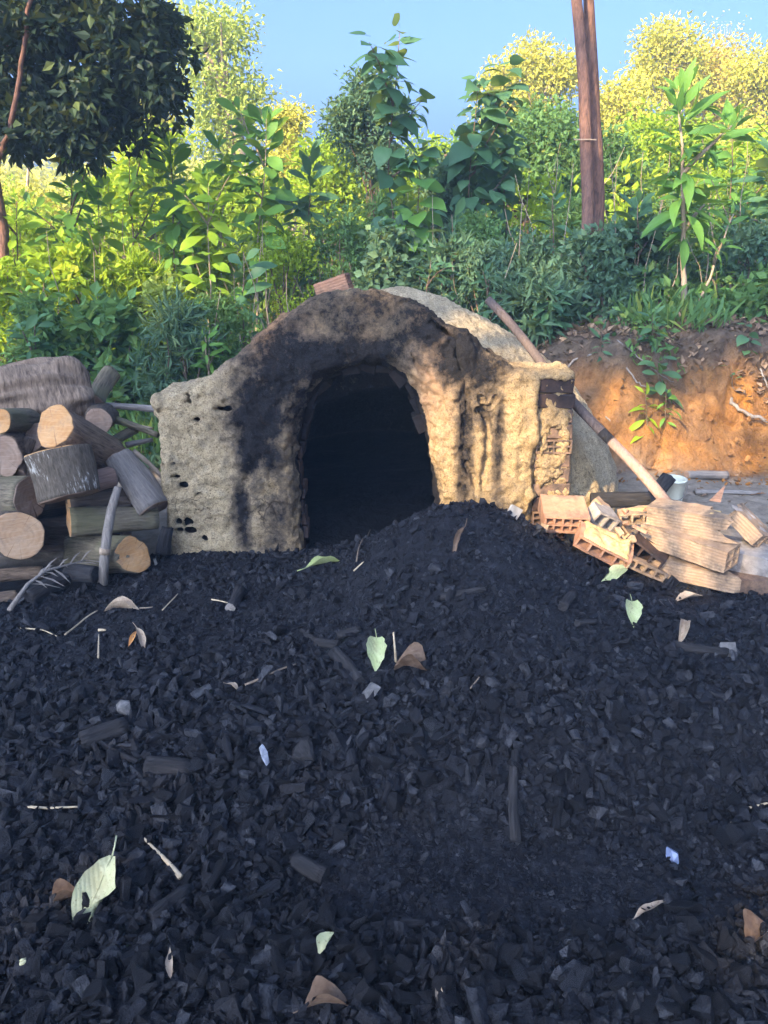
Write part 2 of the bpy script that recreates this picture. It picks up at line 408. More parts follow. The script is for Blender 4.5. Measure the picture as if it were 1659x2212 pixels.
M = {
    'earth': m_earth(), 'coal': m_coal('charcoal'), 'lump': m_coal('charcoal_lumps', per_object=True), 'mud': m_mud(),
    'brick': m_brick('red_brick', (0.31, 0.15, 0.085), (0.43, 0.24, 0.145), (0.14, 0.09, 0.065)),
    'brick_tan': m_brick('tan_brick', (0.27, 0.17, 0.10), (0.40, 0.285, 0.18), (0.10, 0.078, 0.06)),
    'brick_grey': m_brick('grey_brick', (0.20, 0.18, 0.16), (0.34, 0.30, 0.26), (0.12, 0.10, 0.09), groove=False),
    'brick_soot': m_brick('sooty_brick', (0.025, 0.018, 0.016), (0.075, 0.045, 0.035), (0.012, 0.011, 0.012), groove=False),
    'brick_black': m_brick('black_brick', (0.010, 0.009, 0.010), (0.030, 0.022, 0.020), (0.006, 0.006, 0.007), groove=False),
    'brick_jamb': m_brick('jamb_brick', (0.05, 0.032, 0.025), (0.13, 0.082, 0.06), (0.02, 0.017, 0.016), groove=False),
    'brick_wall': m_brick('wall_brick', (0.10, 0.062, 0.045), (0.24, 0.155, 0.10), (0.035, 0.028, 0.025), groove=False),
    'mortar': m_plain('mortar', (0.40, 0.28, 0.125), 0.95, 0.4, 30, 0.8),
    'bark_dark': m_bark('bark_dark', (0.035, 0.026, 0.020), (0.13, 0.10, 0.075)),
    'bark_brown': m_bark('bark_brown', (0.05, 0.034, 0.023), (0.26, 0.185, 0.125), scale=(60, 60, 10)),
    'bark_moss': m_bark('bark_mossy', (0.04, 0.032, 0.022), (0.24, 0.20, 0.135), moss=(0.15, 0.14, 0.075)),
    'bark_lichen': m_bark('bark_lichen', (0.045, 0.036, 0.026), (0.17, 0.14, 0.105), streak=(0.45, 0.43, 0.38), scale=(70, 70, 16)),
    'bark_grey': m_bark('bark_grey', (0.13, 0.115, 0.10), (0.30, 0.265, 0.23)),
    'bark_stump': m_bark('stump_wood', (0.055, 0.038, 0.027), (0.34, 0.25, 0.175), scale=(9, 9, 46)),
    'bark_trunk': m_bark('trunk_bark', (0.055, 0.034, 0.030), (0.23, 0.125, 0.088), scale=(30, 30, 9)),
    'bark_pale': m_bark('pale_bark', (0.20, 0.15, 0.10), (0.42, 0.33, 0.24), scale=(26, 26, 6)),
    'wood_split': m_bark('split_wood', (0.21, 0.13, 0.095), (0.36, 0.24, 0.18), scale=(70, 70, 5)),
    'cut_orange': m_cut('cut_orange', (0.42, 0.22, 0.085), (0.30, 0.14, 0.05), (0.50, 0.31, 0.15)),
    'cut_tan': m_cut('cut_tan', (0.38, 0.235, 0.13), (0.27, 0.155, 0.08), (0.46, 0.32, 0.20)),
    'cut_old': m_cut('cut_old', (0.25, 0.17, 0.12), (0.16, 0.105, 0.07), (0.32, 0.24, 0.18)),
    'char': m_bark('charred', (0.008, 0.008, 0.009), (0.045, 0.042, 0.042)),
    'pole': m_bark('pole_wood', (0.075, 0.058, 0.052), (0.165, 0.125, 0.108), scale=(90, 90, 5)),
    'pole_pink': m_bark('pole_worn', (0.30, 0.19, 0.135), (0.46, 0.31, 0.225), scale=(90, 90, 5)),
    'stick': m_plain('dry_straw', (0.42, 0.33, 0.21), 0.7, 0.3, 40),
    'stick_dark': m_plain('dry_twig', (0.16, 0.12, 0.085), 0.8, 0.3, 40),
    'bucket': m_plain('bucket_plastic', (0.55, 0.57, 0.47), 0.5, 0.15, 8, 0.1),
    'stone': m_plain('pale_stone', (0.30, 0.27, 0.225), 0.9, 0.25, 30),
    'ash': m_plain('ash_crust', (0.105, 0.10, 0.095), 0.95, 0.4, 40),
    'silver': m_plain('silvery_scrap', (0.26, 0.27, 0.30), 0.35, 0.5, 40),
    'bluechip': m_plain('bluish_flake', (0.13, 0.16, 0.25), 0.35, 0.25, 40),
    'f_green': m_fallen('leaf_pale_green', (0.34, 0.39, 0.17), (0.45, 0.48, 0.25), (0.20, 0.19, 0.09)),
    'f_yellow': m_fallen('leaf_yellow_green', (0.42, 0.48, 0.17), (0.50, 0.54, 0.26), (0.22, 0.24, 0.10)),
    'f_cream': m_fallen('leaf_cream', (0.44, 0.45, 0.24), (0.54, 0.53, 0.32), (0.26, 0.23, 0.11)),
    'f_brown': m_fallen('leaf_brown', (0.10, 0.06, 0.037), (0.21, 0.14, 0.09), (0.08, 0.05, 0.03)),
    'f_tan': m_fallen('leaf_tan', (0.36, 0.27, 0.18), (0.52, 0.42, 0.31), (0.20, 0.12, 0.07)),
    'f_orange': m_fallen('leaf_orange', (0.42, 0.17, 0.04), (0.50, 0.25, 0.08), (0.2, 0.1, 0.04)),
    'lf_big': leaf_mat('big_leaf', (0.075, 0.19, 0.045), (0.15, 0.32, 0.055), 0.5, True),
    'lf_heart': leaf_mat('heart_leaf', (0.045, 0.12, 0.065), (0.085, 0.19, 0.08), 0.42, True),
    'lf_yellow': leaf_mat('yellow_leaf', (0.20, 0.36, 0.025), (0.32, 0.48, 0.035), 0.55, True),
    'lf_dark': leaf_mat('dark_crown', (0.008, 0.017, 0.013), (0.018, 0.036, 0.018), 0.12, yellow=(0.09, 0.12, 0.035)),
    'lf_mid': leaf_mat('mid_foliage', (0.060, 0.145, 0.052), (0.14, 0.26, 0.075), 0.45, yellow=(0.28, 0.34, 0.07)),
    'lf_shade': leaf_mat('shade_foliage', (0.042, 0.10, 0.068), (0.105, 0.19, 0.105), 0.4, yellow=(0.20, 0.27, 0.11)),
    'lf_lime': leaf_mat('lime_foliage', (0.20, 0.32, 0.025), (0.36, 0.50, 0.035), 0.55, yellow=(0.56, 0.55, 0.05)),
    'lf_gold': leaf_mat('gold_foliage', (0.34, 0.34, 0.045), (0.56, 0.52, 0.08), 0.42, yellow=(0.66, 0.52, 0.10)),
    'lf_olive': leaf_mat('olive_foliage', (0.22, 0.29, 0.05), (0.38, 0.45, 0.09), 0.4, yellow=(0.50, 0.48, 0.11)),
    'litter': leaf_mat('leaf_litter', (0.09, 0.055, 0.035), (0.24, 0.16, 0.10), 0.1, yellow=(0.38, 0.24, 0.14)),
}

# ------------------------------------------------------------------ geometry kit
def unit(a):
    return a / np.maximum(np.linalg.norm(a, axis=-1, keepdims=True), 1e-9)

def tube(path, radii, sides=8, cap=True, wob=0.0, seed=0):
    """tapered tube along a path; returns verts, [quads, tris]"""
    P = np.asarray(path, float); n = len(P)
    r = np.broadcast_to(np.asarray(radii, float), (n,)).copy()
    T = unit(np.gradient(P, axis=0))
    ref = np.array([0.0, 0, 1]) if abs(T[:, 2]).mean() < 0.8 else np.array([1.0, 0, 0])
    A = unit(np.cross(T, ref)); B = np.cross(T, A)
    th = np.arange(sides) / sides * 2 * math.pi
    ring = np.cos(th)[None, :, None] * A[:, None] + np.sin(th)[None, :, None] * B[:, None]
    V = P[:, None] + ring * r[:, None, None]
    if wob:
        k = vnoise(V.reshape(-1, 3), 9.0, seed).reshape(n, sides, 1)
        V = P[:, None] + ring * (r[:, None, None] * (1 + wob * k))
    V = V.reshape(-1, 3)
    i = np.arange(n - 1)[:, None] * sides; j = np.arange(sides)[None]; j2 = (j + 1) % sides
    Q = np.stack([i + j, i + j2, i + sides + j2, i + sides + j], -1).reshape(-1, 4)
    Tt = np.zeros((0, 3), int)
    if cap:
        V = np.vstack([V, P[0], P[-1]])
        a, b = n * sides, n * sides + 1
        j = np.arange(sides); j2 = (j + 1) % sides
        e = (n - 1) * sides
        Tt = np.vstack([np.stack([np.full(sides, a), j2, j], -1), np.stack([np.full(sides, b), e + j, e + j2], -1)])
    return V, [Q, Tt]

def merge(parts):
    V, Q, T, off = [], [], [], 0
    for v, fs in parts:
        for f in (fs if isinstance(fs, list) else [fs]):
            f = np.asarray(f)
            if len(f): (Q if f.shape[1] == 4 else T).append(f + off)
        V.append(v); off += len(v)
    return np.vstack(V), [np.vstack(a) for a in (Q, T) if a]

def scatter(tv, tf, pos, mats, scale):
    """copies of one template as one array mesh: pos N x 3, mats N x 3 x 3 (columns = axes), scale N or N x 3"""
    n, k = len(pos), len(tv)
    s = np.asarray(scale, float)
    s = np.broadcast_to(s[:, None], (n, 3)) if s.ndim == 1 else s
    V = np.einsum('nij,nkj->nki', mats, tv[None] * s[:, None]) + pos[:, None]
    F = (np.asarray(tf)[None] + (np.arange(n) * k)[:, None, None]).reshape(-1, np.asarray(tf).shape[1])
    return V.reshape(-1, 3), F

def leaf_axes(n, rng, out=None, outw=0.6, up=0.8, droop=0.15):
    d = unit(rng.normal(size=(n, 3)))
    if out is not None: d = d + out * outw
    d[:, 2] -= droop
    tip = unit(d)
    nr = rng.normal(size=(n, 3)) * 0.6 + np.array([0, 0, up])
    side = unit(np.cross(tip, nr)); nr = np.cross(side, tip)
    return np.stack([side, tip, nr], -1)

LEAF_V = np.array([[0, 0, 0], [0.255, 0.42, 0.07], [0, 1, -0.10], [-0.255, 0.42, 0.07]])
LEAF_F = np.array([[0, 1, 2], [0, 2, 3]])
LANCE_V = np.array([[0, 0, 0], [0.11, 0.38, 0.05], [0, 1, -0.16], [-0.11, 0.38, 0.05]])
ROUND_V = np.array([[0, 0, 0], [0.36, 0.40, 0.08], [0, 1, -0.08], [-0.36, 0.40, 0.08]])

def foliage(name, centers, radii, per, size, rng, mat, parent=None, tv=LEAF_V, up=0.8, droop=0.2, flat=0.75, keep=None):
    """leaf-sized faces gathered in clumps"""
    n = len(centers)
    k = np.asarray(per) if np.ndim(per) else np.full(n, per)
    ci = np.repeat(np.arange(n), k)
    d = unit(rng.normal(size=(len(ci), 3))) * (rng.random((len(ci), 1)) ** 0.5)
    d[:, 2] *= flat
    rr = np.asarray(radii) if np.ndim(radii) else np.full(n, radii)
    pos = np.asarray(centers)[ci] + d * rr[ci][:, None]
    if keep is not None:
        m = keep(pos); pos, d, ci = pos[m], d[m], ci[m]
    ax = leaf_axes(len(pos), rng, unit(d), 0.7, up, droop)
    sz = size * rng.uniform(0.6, 1.3, len(pos))
    V, F = scatter(tv, LEAF_F, pos, ax, sz)
    ct = rng.random(n)[ci] * 0.45
    tint = np.repeat(np.clip(ct + rng.random(len(pos)) * 0.55, 0, 1), 4)
    o = obj(name, mesh(name, V, F, False, {'tint': tint}), mat, parent)
    if parent is not None: o['kind'] = 'stuff'             # leaves past counting, joined as one part
    return o

def bend(p0, p1, n=7, sag=0.0, jit=0.0, rng=RNG):
    p0, p1 = np.array(p0, float), np.array(p1, float)
    t = np.linspace(0, 1, n)[:, None]
    P = p0 + (p1 - p0) * t
    L = np.linalg.norm(p1 - p0)
    j = rng.normal(size=(n, 3)) * jit * L
    j[0] = 0; j[-1] *= 0.3
    P = P + np.cumsum(j, 0) * 0.5
    P[:, 2] += sag * np.sin(math.pi * t[:, 0])
    return P

def tree(name, label, cat, base, top, tr, clumps, csize, per, lsize, mat, bark, seed, group=None, tv=LEAF_V, up=0.8, limbs=True, flat=0.75, lean=None, keep=None):
    """trunk with limbs, and a crown of leaf clumps; clumps: list of (x, y, z) centres relative to the base, csize their radii"""
    rng = np.random.default_rng(seed)
    root = empty(name, base, label, cat, group)
    b = np.array(base, float); t = np.array(top, float)
    C = np.array(clumps, float) + b
    parts = [tube(bend(b - [0, 0, 0.15], t, 9, 0, 0.018, rng), np.linspace(tr, tr * 0.35, 9), 9, True, 0.15, seed)]
    obj('trunk', mesh('trunk', *parts[0], True), bark, root)
    if limbs:
        lp = []
        for c in C[:: max(1, len(C) // 22)]:
            h = np.clip((c[2] - b[2]) / max(t[2] - b[2], .1) - rng.uniform(0.15, 0.4), 0.25, 0.95)
            s = b + (t - b) * h
            lp.append(tube(bend(s, c, 6, 0.06, 0.03, rng), np.linspace(tr * 0.38, tr * 0.08, 6), 5, False))
        obj('limbs', mesh('limbs', *merge(lp), True), bark, root)['kind'] = 'stuff'
    foliage('crown', C, csize, per, lsize, rng, mat, root, tv, up, flat=flat, keep=keep)
    return root

def blob_clumps(n, c, r, rng, lo=0.35):
    d = unit(rng.normal(size=(n, 3))) * rng.uniform(lo, 1.0, (n, 1))
    return np.array(c) + d * np.array(r)

def blade(L, W, ns=6, fold=0.12, droop=0.3, shape='ell', curl=0.0, twist=0.0, notch=None):
    """one leaf: grid of five columns bent along its length, midrib as a crease; a short stalk leads to it"""
    V, F = [], []
    for i in range(ns + 1):
        t = i / ns
        if shape == 'heart': w = (math.sin(math.pi * min(1, t * 0.86 + 0.13)) ** 0.6) * (1 - t ** 3)
        elif shape == 'obov': w = math.sin(math.pi * t ** 1.35) ** 0.85
        elif shape == 'lance': w = math.sin(math.pi * t ** 0.8) ** 1.1
        else: w = math.sin(math.pi * (0.04 + 0.96 * t)) ** 0.8
        w = max(w, 0.02 if i in (0, ns) else 0.1) * W / 2
        a = droop * t
        y = L * (math.sin(a) / droop if droop else t); z = -L * ((1 - math.cos(a)) / droop if droop else 0)
        for k in (-1, -0.5, 0, 0.5, 1):
            ww = w
            if notch and k == notch[0] and abs(t - notch[1]) < 0.12: ww = w * 0.25
            x = ww * k
            zz = z + abs(k) * w * fold * 2 + curl * (k * ww) ** 2 / max(W, 1e-3)
            ca, sa = math.cos(twist * t), math.sin(twist * t)
            V.append((x * ca - (zz - z) * sa, y, z + x * sa + (zz - z) * ca))
    for i in range(ns):
        for k in range(4):
            a = i * 5 + k
            F.append((a, a + 1, a + 6, a + 5))
    V = np.array(V)
    return V, np.array(F)

def orient(tip, up):
    t = unit(np.array(tip, float)); u = np.array(up, float)
    s = np.cross(t, u)
    if np.linalg.norm(s) < 1e-4: s = np.cross(t, [1, 0, 0.1])
    s = unit(s); n = np.cross(s, t)
    return Matrix(np.stack([s, t, n], -1).tolist())

def child_at(name, me, parent, pos, rot3, scale):
    o = bpy.data.objects.new(name, me)
    COL.objects.link(o)
    o.parent = parent
    o.matrix_local = Matrix.Translation(Vector(pos) - Vector(parent.location)) @ rot3.to_4x4() @ Matrix.Scale(scale, 4)
    return o

# ------------------------------------------------------------------ the ground
def axis(lo, hi, a, b, fine, coarse):
    return np.unique(np.concatenate([np.geomspace(1, 1 + (a - lo), coarse)[::-1] * -1 + a + 1, np.arange(a, b, fine), b - 1 + np.geomspace(1, 1 + (hi - b), coarse)]))
gx = axis(-75, 75, -3.4, 4.4, 0.045, 34)
gy = axis(-34, 78, 2.6, 10.0, 0.05, 40)
GX, GY = np.meshgrid(gx, gy, indexing='ij')
GZ = terrain(GX, GY)
nx, ny = GX.shape
ii = np.arange(nx * ny).reshape(nx, ny)
F = np.stack([ii[:-1, :-1], ii[1:, :-1], ii[1:, 1:], ii[:-1, 1:]], -1).reshape(-1, 4)
P = np.stack([GX, GY, GZ], -1).reshape(-1, 3)
bankm = sstep(1.4, 2.0, P[:, 0]) * sstep(6.2, 6.5, P[:, 1]) * (1 - sstep(7.6, 8.2, P[:, 1]))
P[:, 2] += fbm(P, 6, 3, 21) * 0.018 * (np.hypot(P[:, 0], P[:, 1] - 5) < 9)
P[:, 1] -= bankm * (0.09 * fbm(P, 2.6, 3, 25) + 0.10 * (0.5 - np.abs(fbm(P, 5.5, 3, 27))))
slope = np.gradient(GZ, gy, axis=1).ravel()
clay = sstep(1.2, 2.0, P[:, 0]) * sstep(6.25, 6.5, P[:, 1]) * (1 - sstep(0.45, 0.85, P[:, 2] + 0.25 * fbm(P, 2.2, 3, 4)))
ash = (1 - sstep(6.1, 6.6, P[:, 1])) * sstep(-4, -3.5, P[:, 0])
char = np.clip((1 - sstep(1.45, 1.7, np.hypot(P[:, 0] - .14, P[:, 1] - 5.95))) + (1 - sstep(4.3, 4.7, P[:, 1])) * (1 - sstep(1.3, 1.7, P[:, 0] - 1.6 * sstep(4.0, 3.6, P[:, 1]))) * sstep(0.4, 1.0, P[:, 1]) * sstep(-3.6, -2.6, P[:, 0]), 0, 1)
ground = obj('ground', mesh('ground', P, F, True, {'clay': clay, 'ash': ash, 'char': char}), M['earth'])
tag(ground, kind='structure')

# ------------------------------------------------------------------ charcoal: bed, crumbs, lumps
hx = np.arange(-3.2, 3.3, 0.016); hy = np.arange(0.7, 4.75, 0.016)
HX, HY = np.meshgrid(hx, hy, indexing='ij')
HP = np.stack([HX, HY, 0 * HX], -1).reshape(-1, 3)
HZ = heap(HX, HY).ravel()
rough = fbm(HP, 16, 3, 31) * 0.010 + np.abs(fbm(HP, 38, 2, 33)) * 0.010
HP[:, 2] = HZ + rough
nx, ny = HX.shape
ii = np.arange(nx * ny).reshape(nx, ny)
HF = np.stack([ii[:-1, :-1], ii[1:, :-1], ii[1:, 1:], ii[:-1, 1:]], -1).reshape(-1, 4)

def lump_template(rng, kind):
    if kind == 0: p = unit(rng.normal(size=(15, 3))) * (0.52, 0.46, 0.42) * rng.uniform(.8, 1.1, (15, 1))
    elif kind == 1: p = unit(rng.normal(size=(12, 3))) * (0.24, 0.80, 0.18) * rng.uniform(.8, 1.1, (12, 1))
    elif kind == 2:                                        # a split piece of stick: broken square across the grain
        a = np.sort(rng.uniform(0, 6.28, 6)); ring = np.stack([np.cos(a) * .36, 0 * a, np.sin(a) * .33], -1)
        p = np.vstack([ring - [0, .5, 0] + rng.normal(0, .05, (6, 3)), ring * rng.uniform(.7, 1, (6, 1)) + [0, .5, 0] + rng.normal(0, .06, (6, 3))])
    else: p = unit(rng.normal(size=(14, 3))) * (0.44, 0.60, 0.36) * rng.uniform(.75, 1.15, (14, 1))
    bm = bmesh.new()
    for q in p: bm.verts.new(q)
    r = bmesh.ops.convex_hull(bm, input=bm.verts)
    bmesh.ops.delete(bm, geom=[x for x in bm.verts if not x.link_faces], context='VERTS')
    bmesh.ops.triangulate(bm, faces=bm.faces)
    bm.verts.index_update()
    v = np.array([x.co[:] for x in bm.verts]); f = np.array([[x.index for x in q.verts] for q in bm.faces])
    bm.free()
    return v, f
lrng = np.random.default_rng(12)
LUMPS = [lump_template(lrng, k % 4) for k in range(16)]

def rand_rot(n, rng, flat=0.5):
    a = rng.uniform(0, 2 * math.pi, n)
    tip = np.stack([np.cos(a), np.sin(a), rng.normal(0, flat, n)], -1)
    tip = unit(tip)
    nr = np.array([0, 0, 1.0]) + rng.normal(0, flat, (n, 3))
    s = unit(np.cross(tip, nr))
    return np.stack([s, tip, np.cross(s, tip)], -1)

def coarse(x, y):
    """how coarse the charcoal lies: lumpy bands in the middle and at the camera, fines in the bare hollow and on the mound"""
    c = 0.25 + 0.9 * np.exp(-((y - 2.35) / 0.42) ** 2) + 0.9 * sstep(1.72, 1.45, y) + 0.3 * sstep(0.5, -0.6, x) * sstep(3.3, 2.7, y)
    c = c - 1.1 * np.exp(-((x - 0.42) / 0.55) ** 2 - ((y - 1.88) / 0.24) ** 2) - 0.5 * np.exp(-((x + 0.2) / 0.35) ** 2 - ((y - 1.9) / 0.12) ** 2)
    p = np.stack([x, y, 0 * x], -1)
    return np.clip(c + 0.25 + 0.35 * fbm(p, 2.5, 3, 44), 0.04, 1.3)

def spots(n, rng, yl=1.0, yh=4.55):
    y = yl + (yh - yl) * rng.random(n) ** 1.15
    w = 0.75 + 0.42 * y
    x = rng.uniform(-1, 1, n) * np.minimum(w, 2.7)
    z = heap(x, y)
    m = z > terrain(x, y) - 0.01
    return x[m], y[m], z[m]

crng = np.random.default_rng(5)
cv, cf, ct = [HP], [HF], [np.full(len(HP), 0.3)]
off = len(HP); cq = []
# crumbs and middle sizes, all in one countless mass
cand = []
for (n, lo, hi, pw) in ((56000, 0.011, 0.028, 0.0), (17000, 0.026, 0.058, 0.9), (6500, 0.050, 0.092, 2.4)):
    x, y, z = spots(n, crng)
    c = coarse(x, y)
    m = crng.random(len(x)) < np.clip(c ** pw if pw else 1.1 - .55 * c, 0, 1)
    x, y, z, c = x[m], y[m], z[m], c[m]
    s = lo + (hi - lo) * crng.random(len(x)) ** 2.0 * (0.55 + 0.45 * np.clip(c, 0, 1))
    cand.append(np.stack([x, y, z + s * crng.uniform(0.0, 0.42, len(x)), s], -1))
cand = np.vstack(cand)
# the 280 that show largest become lumps of their own
show = cand[:, 3] / np.hypot(cand[:, 1], CAM_H - cand[:, 2])
inview = np.abs(cand[:, 0]) < 0.5 * (cand[:, 1] * CP + (CAM_H - cand[:, 2]) * SP)
inview &= (cand[:, 1] > 1.33)
order = np.argsort(-np.where(inview, show, 0))
big, rest = cand[order[:280]], cand[order[280:]]
def rich_arrays(k, cuts=1):
    """a lump seen close: the hull with broken, chipped faces"""
    tv, tf = LUMPS[k]
    bm = bmesh.new()
    vs = [bm.verts.new(p) for p in tv]
    for f in tf: bm.faces.new([vs[i] for i in f])
    bmesh.ops.subdivide_edges(bm, edges=bm.edges, cuts=cuts, use_grid_fill=True)
    bmesh.ops.triangulate(bm, faces=bm.faces)
    bm.verts.index_update()
    co = np.array([v.co[:] for v in bm.verts]); fc = np.array([[v.index for v in q.verts] for q in bm.faces])
    bm.free()
    st = np.floor((co[:, 0] + .2 * co[:, 2]) * 7 + fbm(co + k, 2, 2, 61)) % 2      # splits along the grain
    return co * (1 + 0.17 * fbm(co + k * 3.1, 2.6, 3, 60) - (.07 * st if cuts > 1 else 0))[:, None], fc
RICH = [rich_arrays(k) for k in range(16)]
tsel = crng.integers(0, 16, len(rest))
for k in range(16):
    for lo, hi, (tv, tf) in ((0, .030, LUMPS[k]), (.030, 9, RICH[k])):
        q = rest[(tsel == k) & (rest[:, 3] >= lo) & (rest[:, 3] < hi)]
        V, F_ = scatter(tv, tf, q[:, :3], rand_rot(len(q), crng, 1.0), q[:, 3:4] * crng.uniform(0.75, 1.25, (len(q), 3)))
        cv.append(V); cq.append(F_ + off); off += len(V)
        ct.append(np.repeat(crng.random(len(q)), len(tv)))
heap_o = obj('charcoal_heap', mesh('charcoal_heap', np.vstack(cv), [HF, np.vstack(cq)], False, {'tint': np.concatenate(ct)}), M['coal'])
tag(heap_o, kind='stuff')
def rich_lump(k):
    me = mesh('lump', *rich_arrays(k, 3))
    me.materials.append(M['lump'])
    return me
LME = [rich_lump(k) for k in range(16)]
rots = rand_rot(280, crng, 0.8)
for i, q in enumerate(big):
    o = bpy.data.objects.new('charcoal_lump', LME[int(crng.integers(0, 16))])
    COL.objects.link(o)
    o.matrix_world = Matrix.Translation(q[:3]) @ Matrix(rots[i].tolist()).to_4x4() @ Matrix.Diagonal((*(q[3] * crng.uniform(0.85, 1.2, 3)), 1))
    tag(o, 'angular black charcoal lump lying loose on the charcoal heap', 'charcoal', 'loose lumps on the charcoal heap')

# ------------------------------------------------------------------ the kiln
def poly_sd(px, pz, poly):
    P = np.array(poly, float)
    d = np.full(px.shape, 1e9); s = np.ones(px.shape)
    n = len(P)
    for i in range(n):
        a, b = P[i], P[i - 1]
        e = b - a
        wx, wz = px - a[0], pz - a[1]
        t = np.clip((wx * e[0] + wz * e[1]) / (e @ e), 0, 1)
        d = np.minimum(d, (wx - e[0] * t) ** 2 + (wz - e[1] * t) ** 2)
        c1 = pz >= a[1]; c2 = pz < b[1]; c3 = e[0] * wz > e[1] * wx
        s = np.where((c1 & c2 & c3) | (~c1 & ~c2 & ~c3), -s, s)
    return s * np.sqrt(d)
def smin(a, b, k):
    h = np.clip(0.5 + 0.5 * (b - a) / k, 0, 1)
    return b + (a - b) * h - k * h * (1 - h)
def smax(a, b, k): return -smin(-a, -b, k)

DOOR = [(-.53, -.4), (-.54, .25), (-.56, .62), (-.54, .85), (-.46, 1.04), (-.33, 1.17), (-.12, 1.235), (.05, 1.20), (.16, 1.09), (.225, .95), (.28, .8), (.33, .5), (.385, .1), (.40, -.4)]
FACE = [(-1.40, -.4), (-1.42, 1.05), (-1.28, 1.085), (-1.1, 1.135), (-.96, 1.23), (-.88, 1.31), (-.78, 1.41), (-.63, 1.515), (-.41, 1.615), (-.2, 1.665), (0, 1.65), (.2, 1.585), (.37, 1.48), (.64, 1.31), (.80, 1.225), (1.15, 1.195), (1.18, -.4)]
FY = 4.50                                                  # front face of the kiln
def build_kiln():
    h = 0.0122
    X = np.arange(-1.56, 2.10, h); Y = np.arange(FY - 0.14, 7.80, h); Z = np.arange(-0.17, 1.82, h)
    x2, z2 = np.meshgrid(X, Z, indexing='ij')
    face = poly_sd(x2, z2, FACE)[:, None, :]
    door = poly_sd(x2, z2, DOOR)[:, None, :]
    y = Y[None, :, None]; x = X[:, None, None]; z = Z[None, None, :]
    # dome: half profile turned round (cx, cy)
    prof = [(-3, -.4), (1.80, -.4), (1.76, 0), (1.71, .27), (1.56, .6), (1.34, .9), (1.05, 1.15), (.60, 1.41), (.28, 1.56), (0, 1.63), (-3, 1.63)]
    rg = np.arange(0, 3.6, h)
    r2, zz2 = np.meshgrid(rg, Z, indexing='ij')
    ps = poly_sd(r2, zz2, prof)
    cx, cy = 0.14, 5.95
    rr = np.hypot(x[:, :, 0] - cx, y[:, :, 0] - cy)
    k = rr / h; k0 = np.clip(k.astype(int), 0, len(rg) - 2); fr = np.clip(k - k0, 0, 1)[..., None]
    dome = ps[k0] * (1 - fr) + ps[k0 + 1] * fr
    dome = dome.astype(np.float32)
    inner = dome + 0.24
    # face wall: leans back a little towards the top
    lean = np.clip(z - 0.9, 0, 2) ** 2 * 0.28
    slab = np.maximum(FY + lean - y, y - (FY + 0.40))
    wall = smax(face + 0 * y, slab, 0.06)
    body = smin(wall, smax(dome, FY + 0.12 - y, 0.05), 0.16)
    body = smax(body, -np.maximum(inner, FY + 0.30 - y), 0.02)
    # the mud round the opening is thick in front and eaten away: flared edge
    flare = np.clip(1 - (y - FY) / 0.16, 0, 1) ** 2 * 0.075
    flare = flare * (0.6 + 0.6 * sstep(-0.1, 0.3, x)) + np.clip(1 - (y - FY) / 0.17, 0, 1) * 0.05 * sstep(0.75, 1.05, z)
    body = smax(body, -np.maximum(door - flare, y - (FY + 0.6)), 0.05)
    # right pier: plaster broken off its outer edge
    cut = np.maximum(np.maximum(0.935 + 0.02 * np.sin(z * 17) - x, x - 1.30), np.maximum(y - (FY + 0.055), z - 1.165))
    body = np.maximum(body, -cut)
    # weathered holes where bricks show, left pier; and the slot under its cap
    for (hx_, hz_, wx, wz) in ((403, 855, 7, 7), (405, 868, 8, 8), (478, 884, 20, 7), (377, 1031, 12, 6), (397, 1048, 9, 6), (383, 1128, 9, 9), (405, 1130, 8, 9),
                               (384, 1146, 10, 6), (411, 1147, 12, 7), (372, 1002, 5, 5), (440, 1166, 8, 5), (352, 1003, 4, 4), (430, 1070, 12, 6), (425, 905, 7, 5)):
        c = at(hx_, hz_, FY)
        pit = np.sqrt(((x - c.x) / (wx * .0029)) ** 2 + ((z - c.z) / (wz * .0029)) ** 2 + ((y - FY) / 0.16) ** 2) - 1
        body = np.maximum(body, -pit * 0.02)
    # cracks and gullies down the right jamb
    for (pts, w, dp) in (([(935, 700), (985, 740), (1003, 830), (1010, 905), (1000, 985), (1022, 1030), (1030, 1090)], 0.022, 0.06),
                         ([(1040, 860), (1052, 930), (1048, 1010), (1040, 1060)], 0.016, 0.045),
                         ([(890, 770), (905, 800), (930, 812)], 0.02, 0.05), ([(1030, 885), (1060, 880), (1075, 860)], 0.014, 0.05),
                         ([(1090, 870), (1085, 960), (1080, 1040)], 0.03, 0.025),
                         ([(340, 889), (362, 887), (384, 886)], 0.008, 0.03), ([(520, 930), (545, 1010), (515, 1080), (520, 1150)], 0.05, 0.03)):
        pw = [at(a, b, FY) for a, b in pts]
        d = np.full(x2.shape, 9.0)
        for a, b in zip(pw[:-1], pw[1:]):
            ex, ez = b.x - a.x, b.z - a.z
            t = np.clip(((x2 - a.x) * ex + (z2 - a.z) * ez) / (ex * ex + ez * ez), 0, 1)
            d = np.minimum(d, np.hypot(x2 - a.x - ex * t, z2 - a.z - ez * t))
        g = np.clip(1 - d / w, 0, 1)[:, None, :] * dp
        body = body + g * (np.abs(y - FY - 0.05) < 0.2) * 0.9
    body = body.astype(np.float32)
    ins = body < 0
    # surface nets
    c8 = [ins[a:ins.shape[0] - 1 + a, b:ins.shape[1] - 1 + b, c:ins.shape[2] - 1 + c] for a in (0, 1) for b in (0, 1) for c in (0, 1)]
    cnt = sum(c.astype(np.int8) for c in c8)
    mx = np.argwhere((cnt > 0) & (cnt < 8))
    ids = np.full(cnt.shape, -1, np.int64); ids[tuple(mx.T)] = np.arange(len(mx))
    acc = np.zeros((len(mx), 3)); num = np.zeros(len(mx))
    cor = [(a, b, c) for a in (0, 1) for b in (0, 1) for c in (0, 1)]
